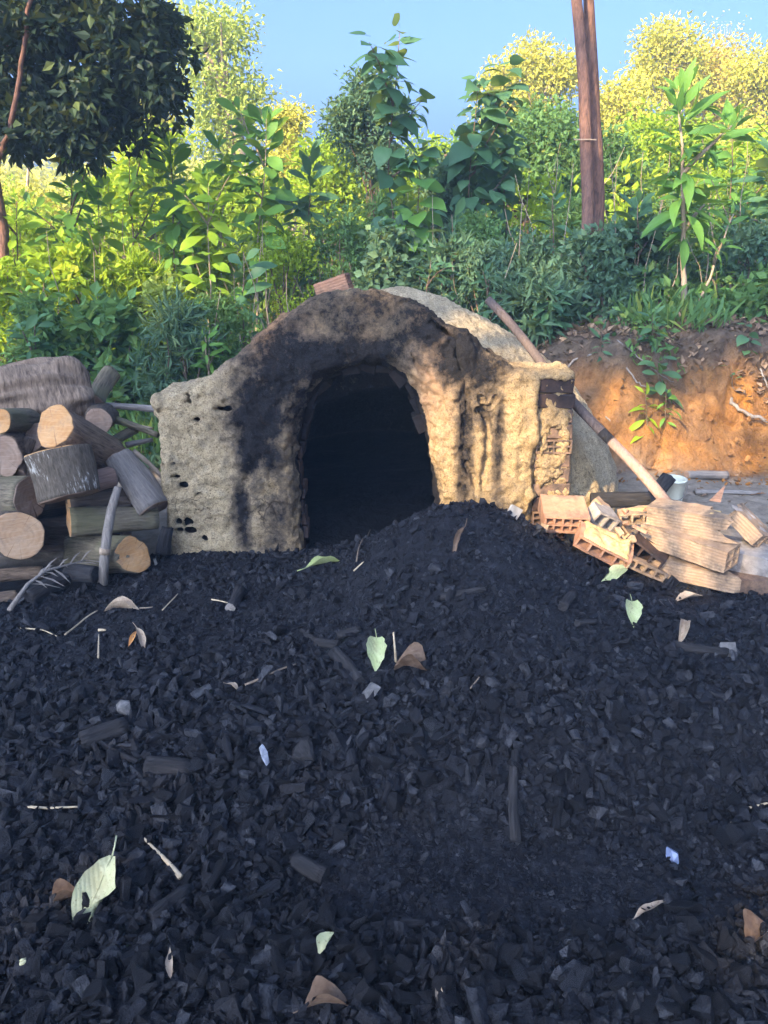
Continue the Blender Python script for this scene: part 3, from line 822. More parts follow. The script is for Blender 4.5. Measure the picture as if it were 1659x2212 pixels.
    val = {c: body[mx[:, 0] + c[0], mx[:, 1] + c[1], mx[:, 2] + c[2]] for c in cor}
    for a in cor:
        for axn in range(3):
            if a[axn]: continue
            b = list(a); b[axn] = 1; b = tuple(b)
            va, vb = val[a], val[b]
            m = (va < 0) != (vb < 0)
            t = np.where(m, va / np.where(va - vb == 0, 1, va - vb), 0)
            p = np.array(a, float)[None] + np.eye(3)[axn][None] * t[:, None]
            acc[m] += p[m]; num[m] += 1
    V = (mx + acc / num[:, None]) * h + np.array([X[0], Y[0], Z[0]])
    Fq = []
    for axn in range(3):
        o1, o2 = [(1, 2), (2, 0), (0, 1)][axn]
        A = np.take(ins, range(ins.shape[axn] - 1), axn); B = np.take(ins, range(1, ins.shape[axn]), axn)
        e = np.argwhere(A != B)
        ok = (e[:, o1] > 0) & (e[:, o2] > 0) & (e[:, o1] < cnt.shape[o1]) & (e[:, o2] < cnt.shape[o2])
        e = e[ok]
        fl = A[tuple(e.T)]
        def nb(d1, d2):
            q = e.copy(); q[:, o1] += d1; q[:, o2] += d2
            return ids[tuple(q.T)]
        q = np.stack([nb(-1, -1), nb(0, -1), nb(0, 0), nb(-1, 0)], -1)
        q[~fl] = q[~fl][:, ::-1]
        Fq.append(q)
    Fq = np.vstack(Fq)
    Fq = Fq[(Fq >= 0).all(1)]
    # hand-laid mud: lumps and scabs
    a, b, c, d = (V[Fq[:, i]] for i in range(4))
    fn = np.cross(c - a, d - b)
    N = np.zeros_like(V)
    for i in range(4): np.add.at(N, Fq[:, i], fn)
    N = unit(N)
    front = (1 - sstep(FY + 0.15, FY + 0.55, V[:, 1]))
    rightp = sstep(0.2, 0.5, V[:, 0]) * front
    sq = V * np.array([1, 1, 0.35])
    V0 = V.copy()
    V = V + N * (fbm(V, 5, 3, 71) * (0.012 + 0.006 * front) + fbm(V, 36, 2, 73) * 0.0055 + np.minimum(0, .35 - np.abs(fbm(V, 12, 3, 76))) * -0.012 * front + fbm(V, 17, 4, 74) * (0.009 + 0.006 * front) + fbm(V * np.array([1, 1, .16]), 9, 3, 77) * 0.032 * rightp
                 - np.clip(fbm(V, 24, 2, 79) - 0.45, 0, 1) * 0.03 * front)[:, None]
    # sooty stains round the opening and up the face; shade painted into the holes
    soot_shade = np.zeros(len(V))
    for (px_, py_, rx, rz, s) in ((770, 690, 160, 80, .68), (780, 765, 110, 40, 1.1), (600, 800, 90, 95, 1.0), (560, 890, 62, 100, 1.1), (645, 880, 60, 130, 0.8), (690, 775, 110, 50, 1.1), (850, 640, 90, 40, 0.55), (545, 960, 36, 70, 1.1), (585, 985, 35, 60, .9),
                                  (1000, 775, 62, 55, 1.25), (1045, 810, 45, 55, 1.0), (930, 715, 50, 40, 0.9), (1010, 840, 36, 60, 0.6), (1078, 960, 15, 110, 0.8), (1004, 960, 20, 130, .85), (1040, 900, 30, 30, .6),
                                  (900, 680, 60, 40, 0.7), (870, 740, 35, 30, .7), (600, 1120, 60, 120, 0.55), (560, 1050, 30, 40, .6), (525, 1120, 22, 80, 0.9), (500, 900, 40, 40, 0.35), (1100, 770, 40, 30, 0.6), (1000, 735, 60, 30, .7), (940, 1060, 14, 60, .5)):
        c = at(px_, py_, FY + (0.12 if py_ < 720 else 0))
        soot_shade = np.maximum(soot_shade, s * np.exp(-((V0[:, 0] - c.x) / (rx * .0030)) ** 2 - ((V0[:, 2] - c.z) / (rz * .0033)) ** 2))
    soot_shade = np.maximum(soot_shade, 1.3 * sstep(FY + .028, FY + .05, V0[:, 1]) * (V0[:, 1] < FY + .2) * (V0[:, 0] < -.95) * (V0[:, 2] < 1.0) * (V0[:, 0] > -1.36))  # left pier holes darkened by depth: their shade painted into the colour
    soot_shade = soot_shade * (1 - sstep(FY + 0.28, FY + 0.50, V0[:, 1] + 0.10 * fbm(V0, 4, 3, 81)))
    soot_shade = np.maximum(soot_shade, ((V0[:, 1] > FY + 0.12) & (np.abs(V0[:, 0]) < .62) & (V0[:, 2] < 1.25)) * 0.9)
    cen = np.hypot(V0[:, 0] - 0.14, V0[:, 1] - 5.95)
    soot_shade = np.where((cen < 1.56 - 0.55 * np.clip(V0[:, 2], 0, 2) ** 2) & (V0[:, 1] > FY + 0.3) & ((N * (V0 - [0.14, 5.95, 0])).sum(1) < 0), 1.2, soot_shade)
    soot_shade = soot_shade + 0.16 * fbm(V0, 6, 4, 85) + 0.06
    pink = np.clip(np.exp(-((V0[:, 0] + .68) / .28) ** 2 - ((V0[:, 2] - 1.42) / .2) ** 2) + np.exp(-((V0[:, 0] - .28) / .16) ** 2 - ((V0[:, 2] - 1.15) / .4) ** 2), 0, 1) * front
    domef = np.clip(.7 * sstep(FY + 0.22, FY + 0.5, V0[:, 1] + 0.15 * fbm(V0, 3, 3, 87)) + sstep(-0.5, -1.0, V0[:, 0]) * 0.55 * front, 0, 1)
    return mesh('shell', V, Fq, True, {'soot': soot_shade, 'dome': domef, 'pink': pink})
kiln = empty('charcoal_kiln', (-0.1, 5.6, 0), 'domed mud and brick charcoal kiln with a soot blackened arched opening', 'kiln')
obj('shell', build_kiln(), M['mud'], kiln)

def jit_box(sx, sy, sz, seed, j=0.006, bev=0.006):
    rng = np.random.default_rng(seed)
    bm = bmesh.new()
    bmesh.ops.create_cube(bm, size=1)
    for v in bm.verts:
        v.co = Vector((v.co.x * sx, v.co.y * sy, v.co.z * sz)) + Vector(rng.normal(0, j, 3))
    bmesh.ops.bevel(bm, geom=bm.edges[:], offset=bev, segments=1, affect='EDGES', profile=0.6)
    me = bpy.data.meshes.new('brick'); bm.to_mesh(me); bm.free()
    return me

def grid_brick(W, H, L, nx, nz, wall=0.011, broken=None, seed=0, j=0.002, lsub=6):
    """hollow brick: W x H face with nx x nz square holes that run through its length L (along y); broken = ragged far end"""
    rng = np.random.default_rng(seed)
    xs = [0.0]; hw = (W - wall * (nx + 1)) / nx
    for i in range(nx): xs += [xs[-1] + wall, xs[-1] + wall + hw]
    xs.append(W)
    zs = [0.0]; hh = (H - wall * (nz + 1)) / nz
    for i in range(nz): zs += [zs[-1] + wall, zs[-1] + wall + hh]
    zs.append(H)
    xs = np.array(xs) - W / 2; zs = np.array(zs) - H / 2
    cx, cz = len(xs) - 1, len(zs) - 1
    fill = np.array([[not (i % 2 == 1 and k % 2 == 1) for k in range(cz)] for i in range(cx)])
    ys = np.linspace(-L / 2, L / 2, lsub + 1)
    V, ix, F = [], {}, []
    def vid(i, s, k):
        if (i, s, k) not in ix:
            ix[(i, s, k)] = len(V)
            yy = ys[s]
            if broken and s > lsub - 3:
                g = vnoise(np.array([[xs[i] * 2, 0.3 * seed, zs[k] * 2]]), 14, seed)[0] * broken + (xs[i] / W) * broken * 0.8
                yy = yy + g * (s - lsub + 3) / 3 - (broken * 0.6) * (s - lsub + 3) / 3
            V.append((xs[i], yy, zs[k]))
        return ix[(i, s, k)]
    for i in range(cx):
        for k in range(cz):
            if not fill[i, k]: continue
            F.append((vid(i, 0, k), vid(i + 1, 0, k), vid(i + 1, 0, k + 1), vid(i, 0, k + 1)))
            F.append((vid(i, lsub, k), vid(i, lsub, k + 1), vid(i + 1, lsub, k + 1), vid(i + 1, lsub, k)))
            for (di, dk, e) in ((-1, 0, ((i, k + 1), (i, k))), (1, 0, ((i + 1, k), (i + 1, k + 1))), (0, -1, ((i, k), (i + 1, k))), (0, 1, ((i + 1, k + 1), (i, k + 1)))):
                a, b = i + di, k + dk
                if 0 <= a < cx and 0 <= b < cz and fill[a, b]: continue
                for s in range(lsub):
                    F.append((vid(e[0][0], s, e[0][1]), vid(e[0][0], s + 1, e[0][1]), vid(e[1][0], s + 1, e[1][1]), vid(e[1][0], s, e[1][1])))
    V = np.array(V)
    V += np.stack([fbm(V + seed, 22, 2, s) for s in (1, 2, 3)], -1) * j
    F = np.array(F)[:, ::-1]
    return V, F

kb = []
for k in range(12):                                           # courses of the right pier, bare where the mud has come off
    zc = 1.118 - k * 0.096
    W = 0.225 + (0.01 if k % 2 else 0)
    xc = 1.055 + 0.006 * k * 0.5
    if k in (4, 9, 10):
        v, f = grid_brick(W, 0.088, 0.2, 4, 2, 0.010, None, k, 0.002, 2)
        v = v + [xc, FY + 0.135, zc]
        me = mesh('brick', v, f)
        obj('brick', me, M['brick_wall'] if k != 10 else M['brick_soot'], kiln)
    elif k in (0, 1, 2, 3, 5, 6, 7, 8, 11):
        me = jit_box(W, 0.2, 0.088, k, 0.004)
        o = obj('brick', me, M['brick_soot'] if k in (0, 1, 8) else M['brick_wall'], kiln, (xc, FY + (0.137 if k in (0, 1) else 0.147), zc))
# mud smeared over part of those courses
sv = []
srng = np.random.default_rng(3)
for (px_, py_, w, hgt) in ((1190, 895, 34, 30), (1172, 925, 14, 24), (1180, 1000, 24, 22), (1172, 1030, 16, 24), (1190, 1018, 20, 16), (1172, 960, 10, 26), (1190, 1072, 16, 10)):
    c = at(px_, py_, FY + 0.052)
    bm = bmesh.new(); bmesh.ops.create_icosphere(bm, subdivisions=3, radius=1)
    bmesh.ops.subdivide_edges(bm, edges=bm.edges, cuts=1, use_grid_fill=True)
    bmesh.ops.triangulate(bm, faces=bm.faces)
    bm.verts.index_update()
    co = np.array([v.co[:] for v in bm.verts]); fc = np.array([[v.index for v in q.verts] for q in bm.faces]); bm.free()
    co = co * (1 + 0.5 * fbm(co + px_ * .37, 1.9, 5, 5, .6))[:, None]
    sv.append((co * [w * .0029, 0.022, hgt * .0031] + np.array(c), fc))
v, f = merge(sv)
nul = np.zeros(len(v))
obj('mortar_patch', mesh('mortar_patch', v, f, True, {'soot': nul + .16, 'dome': nul, 'pink': nul}), M['mud'], kiln)  # slight darkening of the patches is painted shade of their recess
# sooty brick ring behind the mud arch and bricks of the jambs
DP = np.array(DOOR)
ring = DP[2:11]
seg = np.linalg.norm(np.diff(ring, axis=0), axis=1); cum = np.concatenate([[0], np.cumsum(seg)])
n_ring = 13
for k in range(n_ring):
    s = (k + 0.5) / n_ring * cum[-1]
    i = min(np.searchsorted(cum, s) - 1, len(seg) - 1)
    t = (s - cum[i]) / seg[i]
    p = ring[i] * (1 - t) + ring[i + 1] * t
    d = ring[i + 1] - ring[i]; d = d / np.linalg.norm(d)
    inward = np.array([d[1], -d[0]])
    dep = 0.035 + 0.028 * ((k * 7) % 5) / 4
    me = jit_box(cum[-1] / n_ring * 0.93, 0.18, 0.19, 50 + k, 0.006)
    o = obj('brick', me, M['brick_black'], kiln, (p[0] + inward[0] * (dep - .095), FY + 0.28 + .02 * (k % 3), p[1] + inward[1] * (dep - .095)))
    o.rotation_euler = (0, -math.atan2(d[1], d[0]), 0)
for side in (-1,):
    for k in range(8):
        z = 0.02 + k * 0.092
        xd = np.interp(z, [-.4, .25, .62, .85], [-.53, -.54, -.56, -.54]) if side < 0 else np.interp(-z, [-.8, -.5, -.1, .4], [.28, .33, .385, .40])
        me = jit_box(0.15, 0.20, 0.084, 80 + k + (20 if side > 0 else 0), 0.005)
        obj('brick', me, M['brick_jamb'], kiln, (xd - side * (0.004 + 0.012 * ((k * 5) % 3)) + side * 0.075, FY + 0.25, z))

# ------------------------------------------------------------------ unseen tall trees behind the camera, crowns shaped to shade the yard
LIT = []                                                       # spots to stay sunlit: leaves on their sun lines are cut from the crowns
def gap(px, py, Y, r): LIT.append((np.array(at(px, py, Y)), r))
def gap_t(px, py, r): LIT.append((np.array(tp(px, py)), r))
for a in ((905, 770, 4.55, .20), (915, 880, 4.55, .24), (960, 960, 4.5, .27), (1080, 860, 4.5, .26), (1110, 960, 4.5, .30), (1150, 1020, 4.5, .24), (1020, 1020, 4.5, .2),
          (610, 735, 4.7, .17), (690, 690, 4.8, .13), (880, 690, 4.7, .14), (1225, 1110, 4.15, .22), (1330, 1130, 4.1, .22), (1430, 1120, 4.0, .3), (1530, 1130, 4.0, .3), (1480, 1210, 3.9, .22),
          (1620, 1130, 4.1, .22), (960, 650, 5.0, .30), (1030, 690, 5.2, .32), (1100, 735, 5.4, .34), (1170, 790, 5.6, .3), (1330, 980, 4.6, .12), (1400, 1060, 4.4, .16)): gap(*a)
for a in ((1290, 850, .24), (1325, 930, .26), (1460, 1010, .14), (1600, 980, .16), (1570, 1020, .14), (1375, 985, .26), (1435, 985, .28), (1505, 965, .28), (1530, 900, .22), (1645, 800, .22), (1655, 870, .24), (1400, 890, .12), (1300, 960, .10)): gap_t(*a)
for (x, y, z, r) in ((-3.6, 9.6, 1.2, .9), (-2.4, 10.4, 2.0, .7), (-4.3, 9.0, .7, .7), (-1.2, 10.6, 1.9, .7), (-1.9, 9.4, 1.1, .45), (-3.0, 11.5, 2.2, 1.0), (-0.3, 11.0, 1.6, .6), (1.0, 11.5, 2.2, .6)):
    LIT.append((np.array([x, y, z]), r))
frng = np.random.default_rng(99)
for k in range(26):
    LIT.append((np.array([frng.uniform(-3.6, 4.2), frng.uniform(7.8, 9.8), frng.uniform(.5, 2.0)]), frng.uniform(.10, .26)))
LC = np.array([c for c, r in LIT]); LR = np.array([r for c, r in LIT])
SV = np.array(SUN)
def shade_keep(pos):
    d = pos[:, None] - LC[None]
    t = d @ SV
    dist = np.linalg.norm(d - t[..., None] * SV, axis=-1)
    ok = (dist > LR[None] + 0.10).all(1)
    k = (pos[:, 1] - 10.5) / SV[1]                              # height at which the ray passes the slope behind the kiln
    zz = pos[:, 2] - k * SV[2]
    xx = pos[:, 0] - k * SV[0]
    g = pos[:, 2] / SV[2]
    gy_ = pos[:, 1] - g * SV[1]; gx_ = pos[:, 0] - g * SV[0]  # crowns also trimmed so ground behind the camera stays sunlit as fill
    return ok & (gy_ > 0.7) & (np.abs(gx_) < 1.9 + .8 * gy_) & (zz < 0.55 + 1.7 * sstep(-2.0, 0.8, xx) + 0.45 * vnoise(np.stack([xx, zz, 0 * xx], -1), 1.1, 5) + 0.3 * vnoise(np.stack([xx, zz, 0 * xx], -1), 3.1, 6))
trng = np.random.default_rng(77)
U = np.array([0.80, -0.60, 0.0]); Vv = np.cross(U, -SV) 
Vv = Vv if Vv[2] > 0 else -Vv
for k, (u0, dist) in enumerate(((-9.5, 21.5), (-6.3, 23.5), (-3.2, 21.0), (-0.2, 22.5), (2.4, 21.2))):
    o0 = np.array([0, 5.0, 0.6]) + SV * dist
    n = 64
    uv = np.stack([u0 + trng.normal(0, 1.0, n), trng.uniform(-3.9, 5.0, n)], -1)
    C = o0 + uv[:, :1] * U + uv[:, 1:] * Vv + SV * trng.normal(0, 0.8, (n, 1))
    C = C[C[:, 2] > 1.2]
    base = o0 + u0 * U; bz = tz(base[0], base[1])
    base = Vector((base[0], base[1], bz))
    tree('shade_tree', 'tall broadleaf tree whose wide crown shades the charcoal yard', 'tree', base, (base.x, base.y, C[:, 2].max() - 0.5), 0.2,
         C - np.array(base), 0.85, 170, 0.26, M['lf_mid'], M['bark_brown'], 200 + k, 'tall trees that shade the yard', ROUND_V, keep=shade_keep)

# ------------------------------------------------------------------ trees and plants of the slope
vr = np.random.default_rng(21)
def ground_pt(px, Y):
    """foot of a plant that shows at column px and stands at distance Y"""
    z = 1.0
    for _ in range(6):
        x = (px - 829.5) / FOC * (Y * CP + (CAM_H - z) * SP)
        z = tz(x, Y)
    return Vector((x, Y, z))
def crown_from(px, py, Y): return np.array(at(px, py, Y))

# big dark tree at the left edge, its branches reach over the clearing
base = ground_pt(-8, 9.0)
cl = []
for (cx, cy, n, sx, sy) in ((60, 60, 26, 120, 95), (200, 60, 26, 130, 90), (290, 130, 22, 80, 90), (120, 190, 16, 110, 70), (245, 235, 14, 90, 65), (200, 310, 8, 45, 40), (330, 190, 12, 40, 60), (20, 200, 14, 60, 70), (180, -90, 30, 190, 90), (20, 290, 8, 60, 40), (350, 60, 12, 40, 60), (130, 270, 14, 70, 50), (60, 250, 10, 60, 40)):
    c = crown_from(cx, cy, 8.8); s = px_size(1, Vector(c))
    cl.append(blob_clumps(int(n * 1.5), c, (sx * s * 1.12, 0.8, sy * s * 1.12), vr, 0.1))
cl = np.vstack(cl) - np.array(base)
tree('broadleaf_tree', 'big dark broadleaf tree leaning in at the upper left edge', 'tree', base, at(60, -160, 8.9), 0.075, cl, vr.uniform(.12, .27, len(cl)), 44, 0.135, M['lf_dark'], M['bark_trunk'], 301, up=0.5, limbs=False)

DT = [o for o in COL.objects if o.name == 'broadleaf_tree'][0]
for pts, r in (([(75, -40), (58, 60), (45, 150), (22, 270), (-4, 350)], .030),):
    P_ = np.array([at(a, b, 8.05 + .1 * k) for k, (a, b) in enumerate(pts)])
    t = np.linspace(0, len(P_) - 1, 16)
    path = np.stack([np.interp(t, range(len(P_)), P_[:, k]) for k in range(3)], -1) + vr.normal(0, .012, (16, 3))
    obj('limb', mesh('limb', *tube(path, np.linspace(r * .6, r, 16) if r > .02 else np.linspace(r, r * .4, 16), 8), True), M['bark_trunk'], DT)
# twin bare stems
root = empty('twin_stemmed_tree', ground_pt(1272, 8.3), 'tall bare reddish tree with two stems standing side by side on the bank', 'tree')
for (a, b, c, r) in (((1248, 0), (1271, 420), (1262, 690), .062), ((1271, 0), (1294, 430), (1282, 700), .064)):
    yy = 8.22 if a[0] < 1260 else 8.40
    p2 = np.array(at(*c, yy)); p1 = np.array(at(*b, yy)); p0 = np.array(at(*a, yy))
    p2[2] = tz(p2[0], p2[1]) - .1
    up = p0 + (p0 - p1) * 1.15
    path = np.vstack([p2 + (p1 - p2) * np.linspace(0, 1, 6)[:, None], p1 + (p0 - p1) * np.linspace(.15, 1, 7)[:, None], p0 + (up - p0) * np.linspace(.2, 1, 4)[:, None]])
    path += np.cumsum(vr.normal(0, .006, path.shape), 0) * [1, 1, 0]
    v, f = tube(path, np.linspace(r * 1.12, r * 0.72, len(path)), 14, True, 0.12, 5)
    obj('trunk', mesh('trunk', v, f, True), M['bark_trunk'], root)
tops = np.array(at(1255, -260, 8.3))
foliage('crown', blob_clumps(40, tops + [0, 0, 1.5], (1.4, 1.4, 0.8), vr, .2), 0.4, 60, 0.13, vr, M['lf_olive'], root)
strip = []
for k in range(5):
    p = at(1290 + k * 2, 512 + k * 9, 8.2)
    strip.append(tube([np.array(p), np.array(p) + [vr.normal(0, .03), -.01, -.09]], [.016, .004], 5))
obj('peeling_bark', mesh('peeling_bark', *merge(strip), True), M['wood_split'], root)
tiev, tief = tube(np.array([at(1240 + 6 * k, 302, 8.16) for k in range(9)]) + [[0, -.012 * math.sin(k / 8 * 3.14), 0] for k in range(9)], .006, 5)
obj('tie_wire', mesh('tie_wire', tiev, tief), M['bark_pale'], root)

# trees at the back: (label, trunk foot px, Y, crown blobs [(px, py, n, sx, sy)], leaf size, per clump, clump radius, leaf material, trunk radius, trunk top px)
BACK = [
    ('tall airy pale tree with a leaning trunk behind the dark tree', 590, 19, [(470, 70, 16, 90, 55), (440, 150, 14, 80, 60), (520, 190, 14, 70, 60), (470, 250, 12, 70, 50), (410, 60, 8, 45, 50), (480, 310, 10, 60, 40)], .15, 46, .62, 'lf_olive', .17, (440, 85)),
    ('slim column of a tree smothered in creepers', 640, 17, [(622, 255, 8, 34, 26), (615, 300, 10, 36, 40), (625, 350, 9, 26, 36), (600, 390, 9, 34, 40)], .11, 70, .36, 'lf_gold', .07, (622, 250)),
    ('rounded golden bush top below the airy tree', 320, 20, [(300, 245, 10, 60, 28), (340, 285, 12, 80, 34), (260, 290, 10, 60, 34)], .14, 55, .6, 'lf_gold', .1, (310, 240)),
    ('bright sunlit yellow green tree standing left of the airy tree', 335, 13.5, [(320, 320, 14, 55, 46), (300, 390, 18, 75, 50), (330, 450, 16, 80, 50), (260, 430, 12, 60, 50)], .17, 42, .42, 'lf_yellow2', .06, (325, 300)),
    ('pointed feathery tree left of the twin stems', 1150, 22, [(1147, 105, 4, 18, 26), (1140, 150, 10, 42, 34), (1110, 200, 12, 62, 34), (1180, 190, 12, 60, 44), (1080, 170, 8, 34, 36), (1220, 160, 10, 40, 46), (1120, 260, 14, 90, 40)], .14, 58, .55, 'lf_gold', .12, (1147, 100)),
    ('broad yellow tree just right of the twin stems', 1345, 21, [(1340, 205, 10, 50, 28), (1320, 260, 14, 60, 40), (1370, 270, 14, 60, 50), (1340, 330, 14, 80, 40)], .14, 62, .55, 'lf_gold', .12, (1340, 190)),
    ('tall golden tree with a thin pale stem and loose top', 1445, 24, [(1440, 80, 10, 50, 30), (1410, 120, 9, 34, 40), (1470, 130, 12, 60, 44), (1420, 175, 10, 46, 40), (1460, 210, 12, 70, 40)], .15, 52, .62, 'lf_gold', .11, (1445, 70)),
    ('wide golden tree with rusty tints near the right edge', 1560, 25, [(1540, 130, 16, 80, 34), (1500, 190, 16, 80, 46), (1590, 180, 16, 80, 44), (1560, 240, 16, 100, 46)], .15, 60, .7, 'lf_rust', .14, (1550, 110)),
    ('tall leafy golden tree cut by the right edge', 1660, 23, [(1630, 150, 12, 60, 30), (1670, 200, 16, 70, 50), (1640, 270, 16, 80, 50), (1600, 330, 14, 80, 40)], .15, 60, .65, 'lf_gold', .13, (1650, 140)),
    ('bare twiggy tree top rising over the golden trees', 1562, 27, [(1560, 72, 6, 46, 22)], .10, 12, .7, 'lf_gold', .06, (1560, 55)),
    ('rounded yellow tree low behind the lance leaved saplings', 1430, 16, [(1420, 300, 16, 90, 40), (1490, 330, 16, 80, 44), (1380, 350, 14, 70, 40)], .14, 56, .5, 'lf_lime', .09, (1430, 280)),
    ('dense lime tree in the right corner of the slope', 1610, 15, [(1600, 380, 16, 80, 40), (1650, 350, 14, 60, 50), (1540, 420, 14, 80, 36)], .14, 52, .5, 'lf_lime', .09, (1610, 330)),
    ('dark green tree right behind the twin stems', 1300, 12.5, [(1300, 340, 12, 70, 50), (1340, 400, 14, 80, 50), (1250, 420, 14, 70, 50), (1200, 300, 12, 60, 50), (1210, 380, 12, 70, 50)], .12, 60, .40, 'lf_mid', .07, (1290, 320)),
    ('green tree hung with leaves left of the twin stems', 1140, 13, [(1150, 290, 14, 70, 50), (1080, 330, 14, 70, 50), (1120, 390, 16, 90, 50), (1040, 400, 14, 70, 50)], .13, 56, .42, 'lf_mid', .07, (1140, 270)),
    ('dark bluish vine hung tree in the middle of the skyline', 800, 11, [(770, 250, 8, 46, 40), (800, 300, 10, 50, 50), (830, 350, 10, 50, 46), (745, 280, 6, 36, 40), (810, 210, 6, 36, 40), (850, 260, 6, 34, 50), (790, 180, 5, 40, 30)], .10, 52, .26, 'lf_shade', .035, (800, 190)),
    ('shady creeper covered tree between the heart leaved saplings', 970, 10.6, [(960, 380, 10, 46, 60), (985, 450, 12, 56, 60), (940, 500, 12, 70, 50), (1000, 540, 12, 70, 50)], .11, 60, .30, 'lf_shade', .05, (962, 330)),
    ('thin yellow tree in the gap at the far left', 60, 18, [(40, 420, 10, 60, 40), (100, 460, 10, 60, 40), (30, 480, 12, 70, 40)], .13, 50, .5, 'lf_gold', .06, (60, 330)),
    ('light green tree behind the tall left saplings', 480, 14.5, [(470, 400, 14, 80, 44), (540, 430, 14, 80, 40), (420, 440, 14, 80, 40)], .13, 52, .45, 'lf_lime', .06, (480, 360)),
    ('lime green tree behind the vine hung tree', 720, 14, [(700, 350, 12, 60, 40), (760, 390, 14, 70, 40), (680, 420, 14, 70, 40), (740, 340, 8, 50, 30)], .13, 52, .42, 'lf_lime', .06, (715, 320)),
    ('olive tree behind the kiln top', 900, 15, [(880, 400, 14, 70, 40), (930, 350, 12, 60, 40), (1000, 360, 14, 80, 40), (850, 440, 14, 80, 40)], .13, 52, .48, 'lf_lime', .07, (900, 330)),
]
M['lf_yellow2'] = leaf_mat('bright_crown', (0.26, 0.38, 0.02), (0.42, 0.54, 0.03), 0.55, yellow=(0.56, 0.58, 0.04))
M['lf_rust'] = leaf_mat('rusty_crown', (0.38, 0.30, 0.045), (0.56, 0.44, 0.08), 0.42, yellow=(0.62, 0.38, 0.12))
for i, (label, px, Y, blobs, ls, per, cr, mt, tr, tt) in enumerate(BACK):
    base = ground_pt(px, Y)
    cl = []
    for (cx, cy, n, sx, sy) in blobs:
        c = crown_from(cx, cy, Y); s = px_size(1, Vector(c))
        cl.append(blob_clumps(int(n * 1.35), c, (sx * s, max(sx, sy) * s * 0.8, sy * s), vr, 0.15))
    tree('tree', label, 'tree', base, at(*tt, Y), tr, np.vstack(cl) - np.array(base), cr, int(per * 1.75), ls * .84, M[mt], M['bark_pale'] if Y > 14 else M['bark_brown'], 400 + i, up=.35)

# far wood closing the view
fc = []
for k in range(330):
    y = vr.uniform(26, 60); x = vr.uniform(-1, 1) * (y * 0.75 + 3)
    z = float(terrain(np.array([x]), np.array([y]))[0])
    hgt = vr.uniform(0.3, 1.0) * (3.0 if x > 4 else 2.2)
    fc.append((x, y, z + hgt))
wood = foliage('far_wood', np.array(fc), 1.5, 95, 0.30, vr, M['lf_gold'], None, ROUND_V)
tag(wood, kind='stuff')

# thicket between the shrubs and the back trees: one tangled mass
tc = []
for k in range(520):
    y = vr.uniform(11, 25); x = vr.uniform(-1, 1) * (y * 0.62 + 2)
    tc.append((x, y, tz(x, y) + vr.uniform(0.1, 1.0) * (1.15 + .25 * math.sin(x * 1.7))))
tag(foliage('thicket', np.array(tc), 0.55, 85, 0.15, vr, M['lf_lime']), kind='stuff')

# shrubs behind the kiln: (label, px, foot Y, top py, half width px, leaf size, material)
SHRUBS = [
    ('low dark shrub behind the log stack', 120, 7.6, 640, 90, .13, 'lf_mid'), ('leafy shrub right of the log stack', 250, 7.6, 650, 90, .13, 'lf_mid'),
    ('feathery shrub beside the left shoulder of the kiln', 400, 7.3, 660, 90, .11, 'lf_shade'), ('shrub close behind the left curve of the kiln', 480, 7.8, 640, 80, .12, 'lf_mid'),
    ('sunlit shrub low at the left edge', 30, 8.6, 560, 80, .12, 'lf_lime'), ('bushy green shrub under the left saplings', 190, 8.8, 530, 110, .12, 'lf_lime'),
    ('round shrub between the left saplings', 330, 9.0, 560, 100, .12, 'lf_lime'), ('fine leaved shrub left of the red block on the kiln', 610, 9.2, 500, 100, .10, 'lf_lime'),
    ('dense fine leaved shrub above the red block on the kiln', 740, 9.4, 450, 90, .10, 'lf_mid'), ('shady shrub directly above the kiln top', 850, 8.8, 480, 80, .11, 'lf_shade'),
    ('dark shrub right of the kiln top', 960, 8.6, 520, 90, .12, 'lf_shade'), ('broad dark shrub above the leaning pole', 1070, 8.3, 500, 100, .13, 'lf_shade'),
    ('dark shrub at the foot of the twin stems, left side', 1170, 8.2, 520, 90, .13, 'lf_shade'), ('deep shaded shrub just right of the twin stems', 1360, 8.7, 480, 90, .12, 'lf_shade'),
    ('tall shaded shrub behind the twin stems', 1260, 9.4, 440, 110, .12, 'lf_mid'), ('dark shrub behind the lance leaved sapling', 1450, 9.4, 420, 100, .12, 'lf_mid'),
    ('shaded shrub at the right edge of the bank', 1600, 8.8, 480, 110, .12, 'lf_shade'), ('loose shrub on the bank lip at the right edge', 1650, 8.0, 600, 80, .11, 'lf_mid'),
    ('low shrub over the bank between pole and twin stems', 1150, 7.8, 610, 80, .14, 'lf_shade'), ('green shrub in the shadow behind the dome', 1040, 8.9, 450, 90, .12, 'lf_mid'),
    ('yellow green shrub at the far left below the gap', 60, 10.5, 460, 100, .12, 'lf_lime'), ('mid green shrub behind the tall left saplings', 430, 10.8, 470, 120, .12, 'lf_lime'),
    ('rounded shrub under the vine hung tree', 820, 10.2, 420, 100, .11, 'lf_mid'), ('sprawling shrub under the right edge trees', 1580, 10.5, 420, 110, .12, 'lf_mid'),
    ('dense shrub hiding the foot of the twin stems', 1275, 7.95, 500, 75, .12, 'lf_shade'),
    ('wispy seeding shrub beside the left kiln shoulder', 372, 8.0, 610, 30, .08, 'lf_olive'),
]
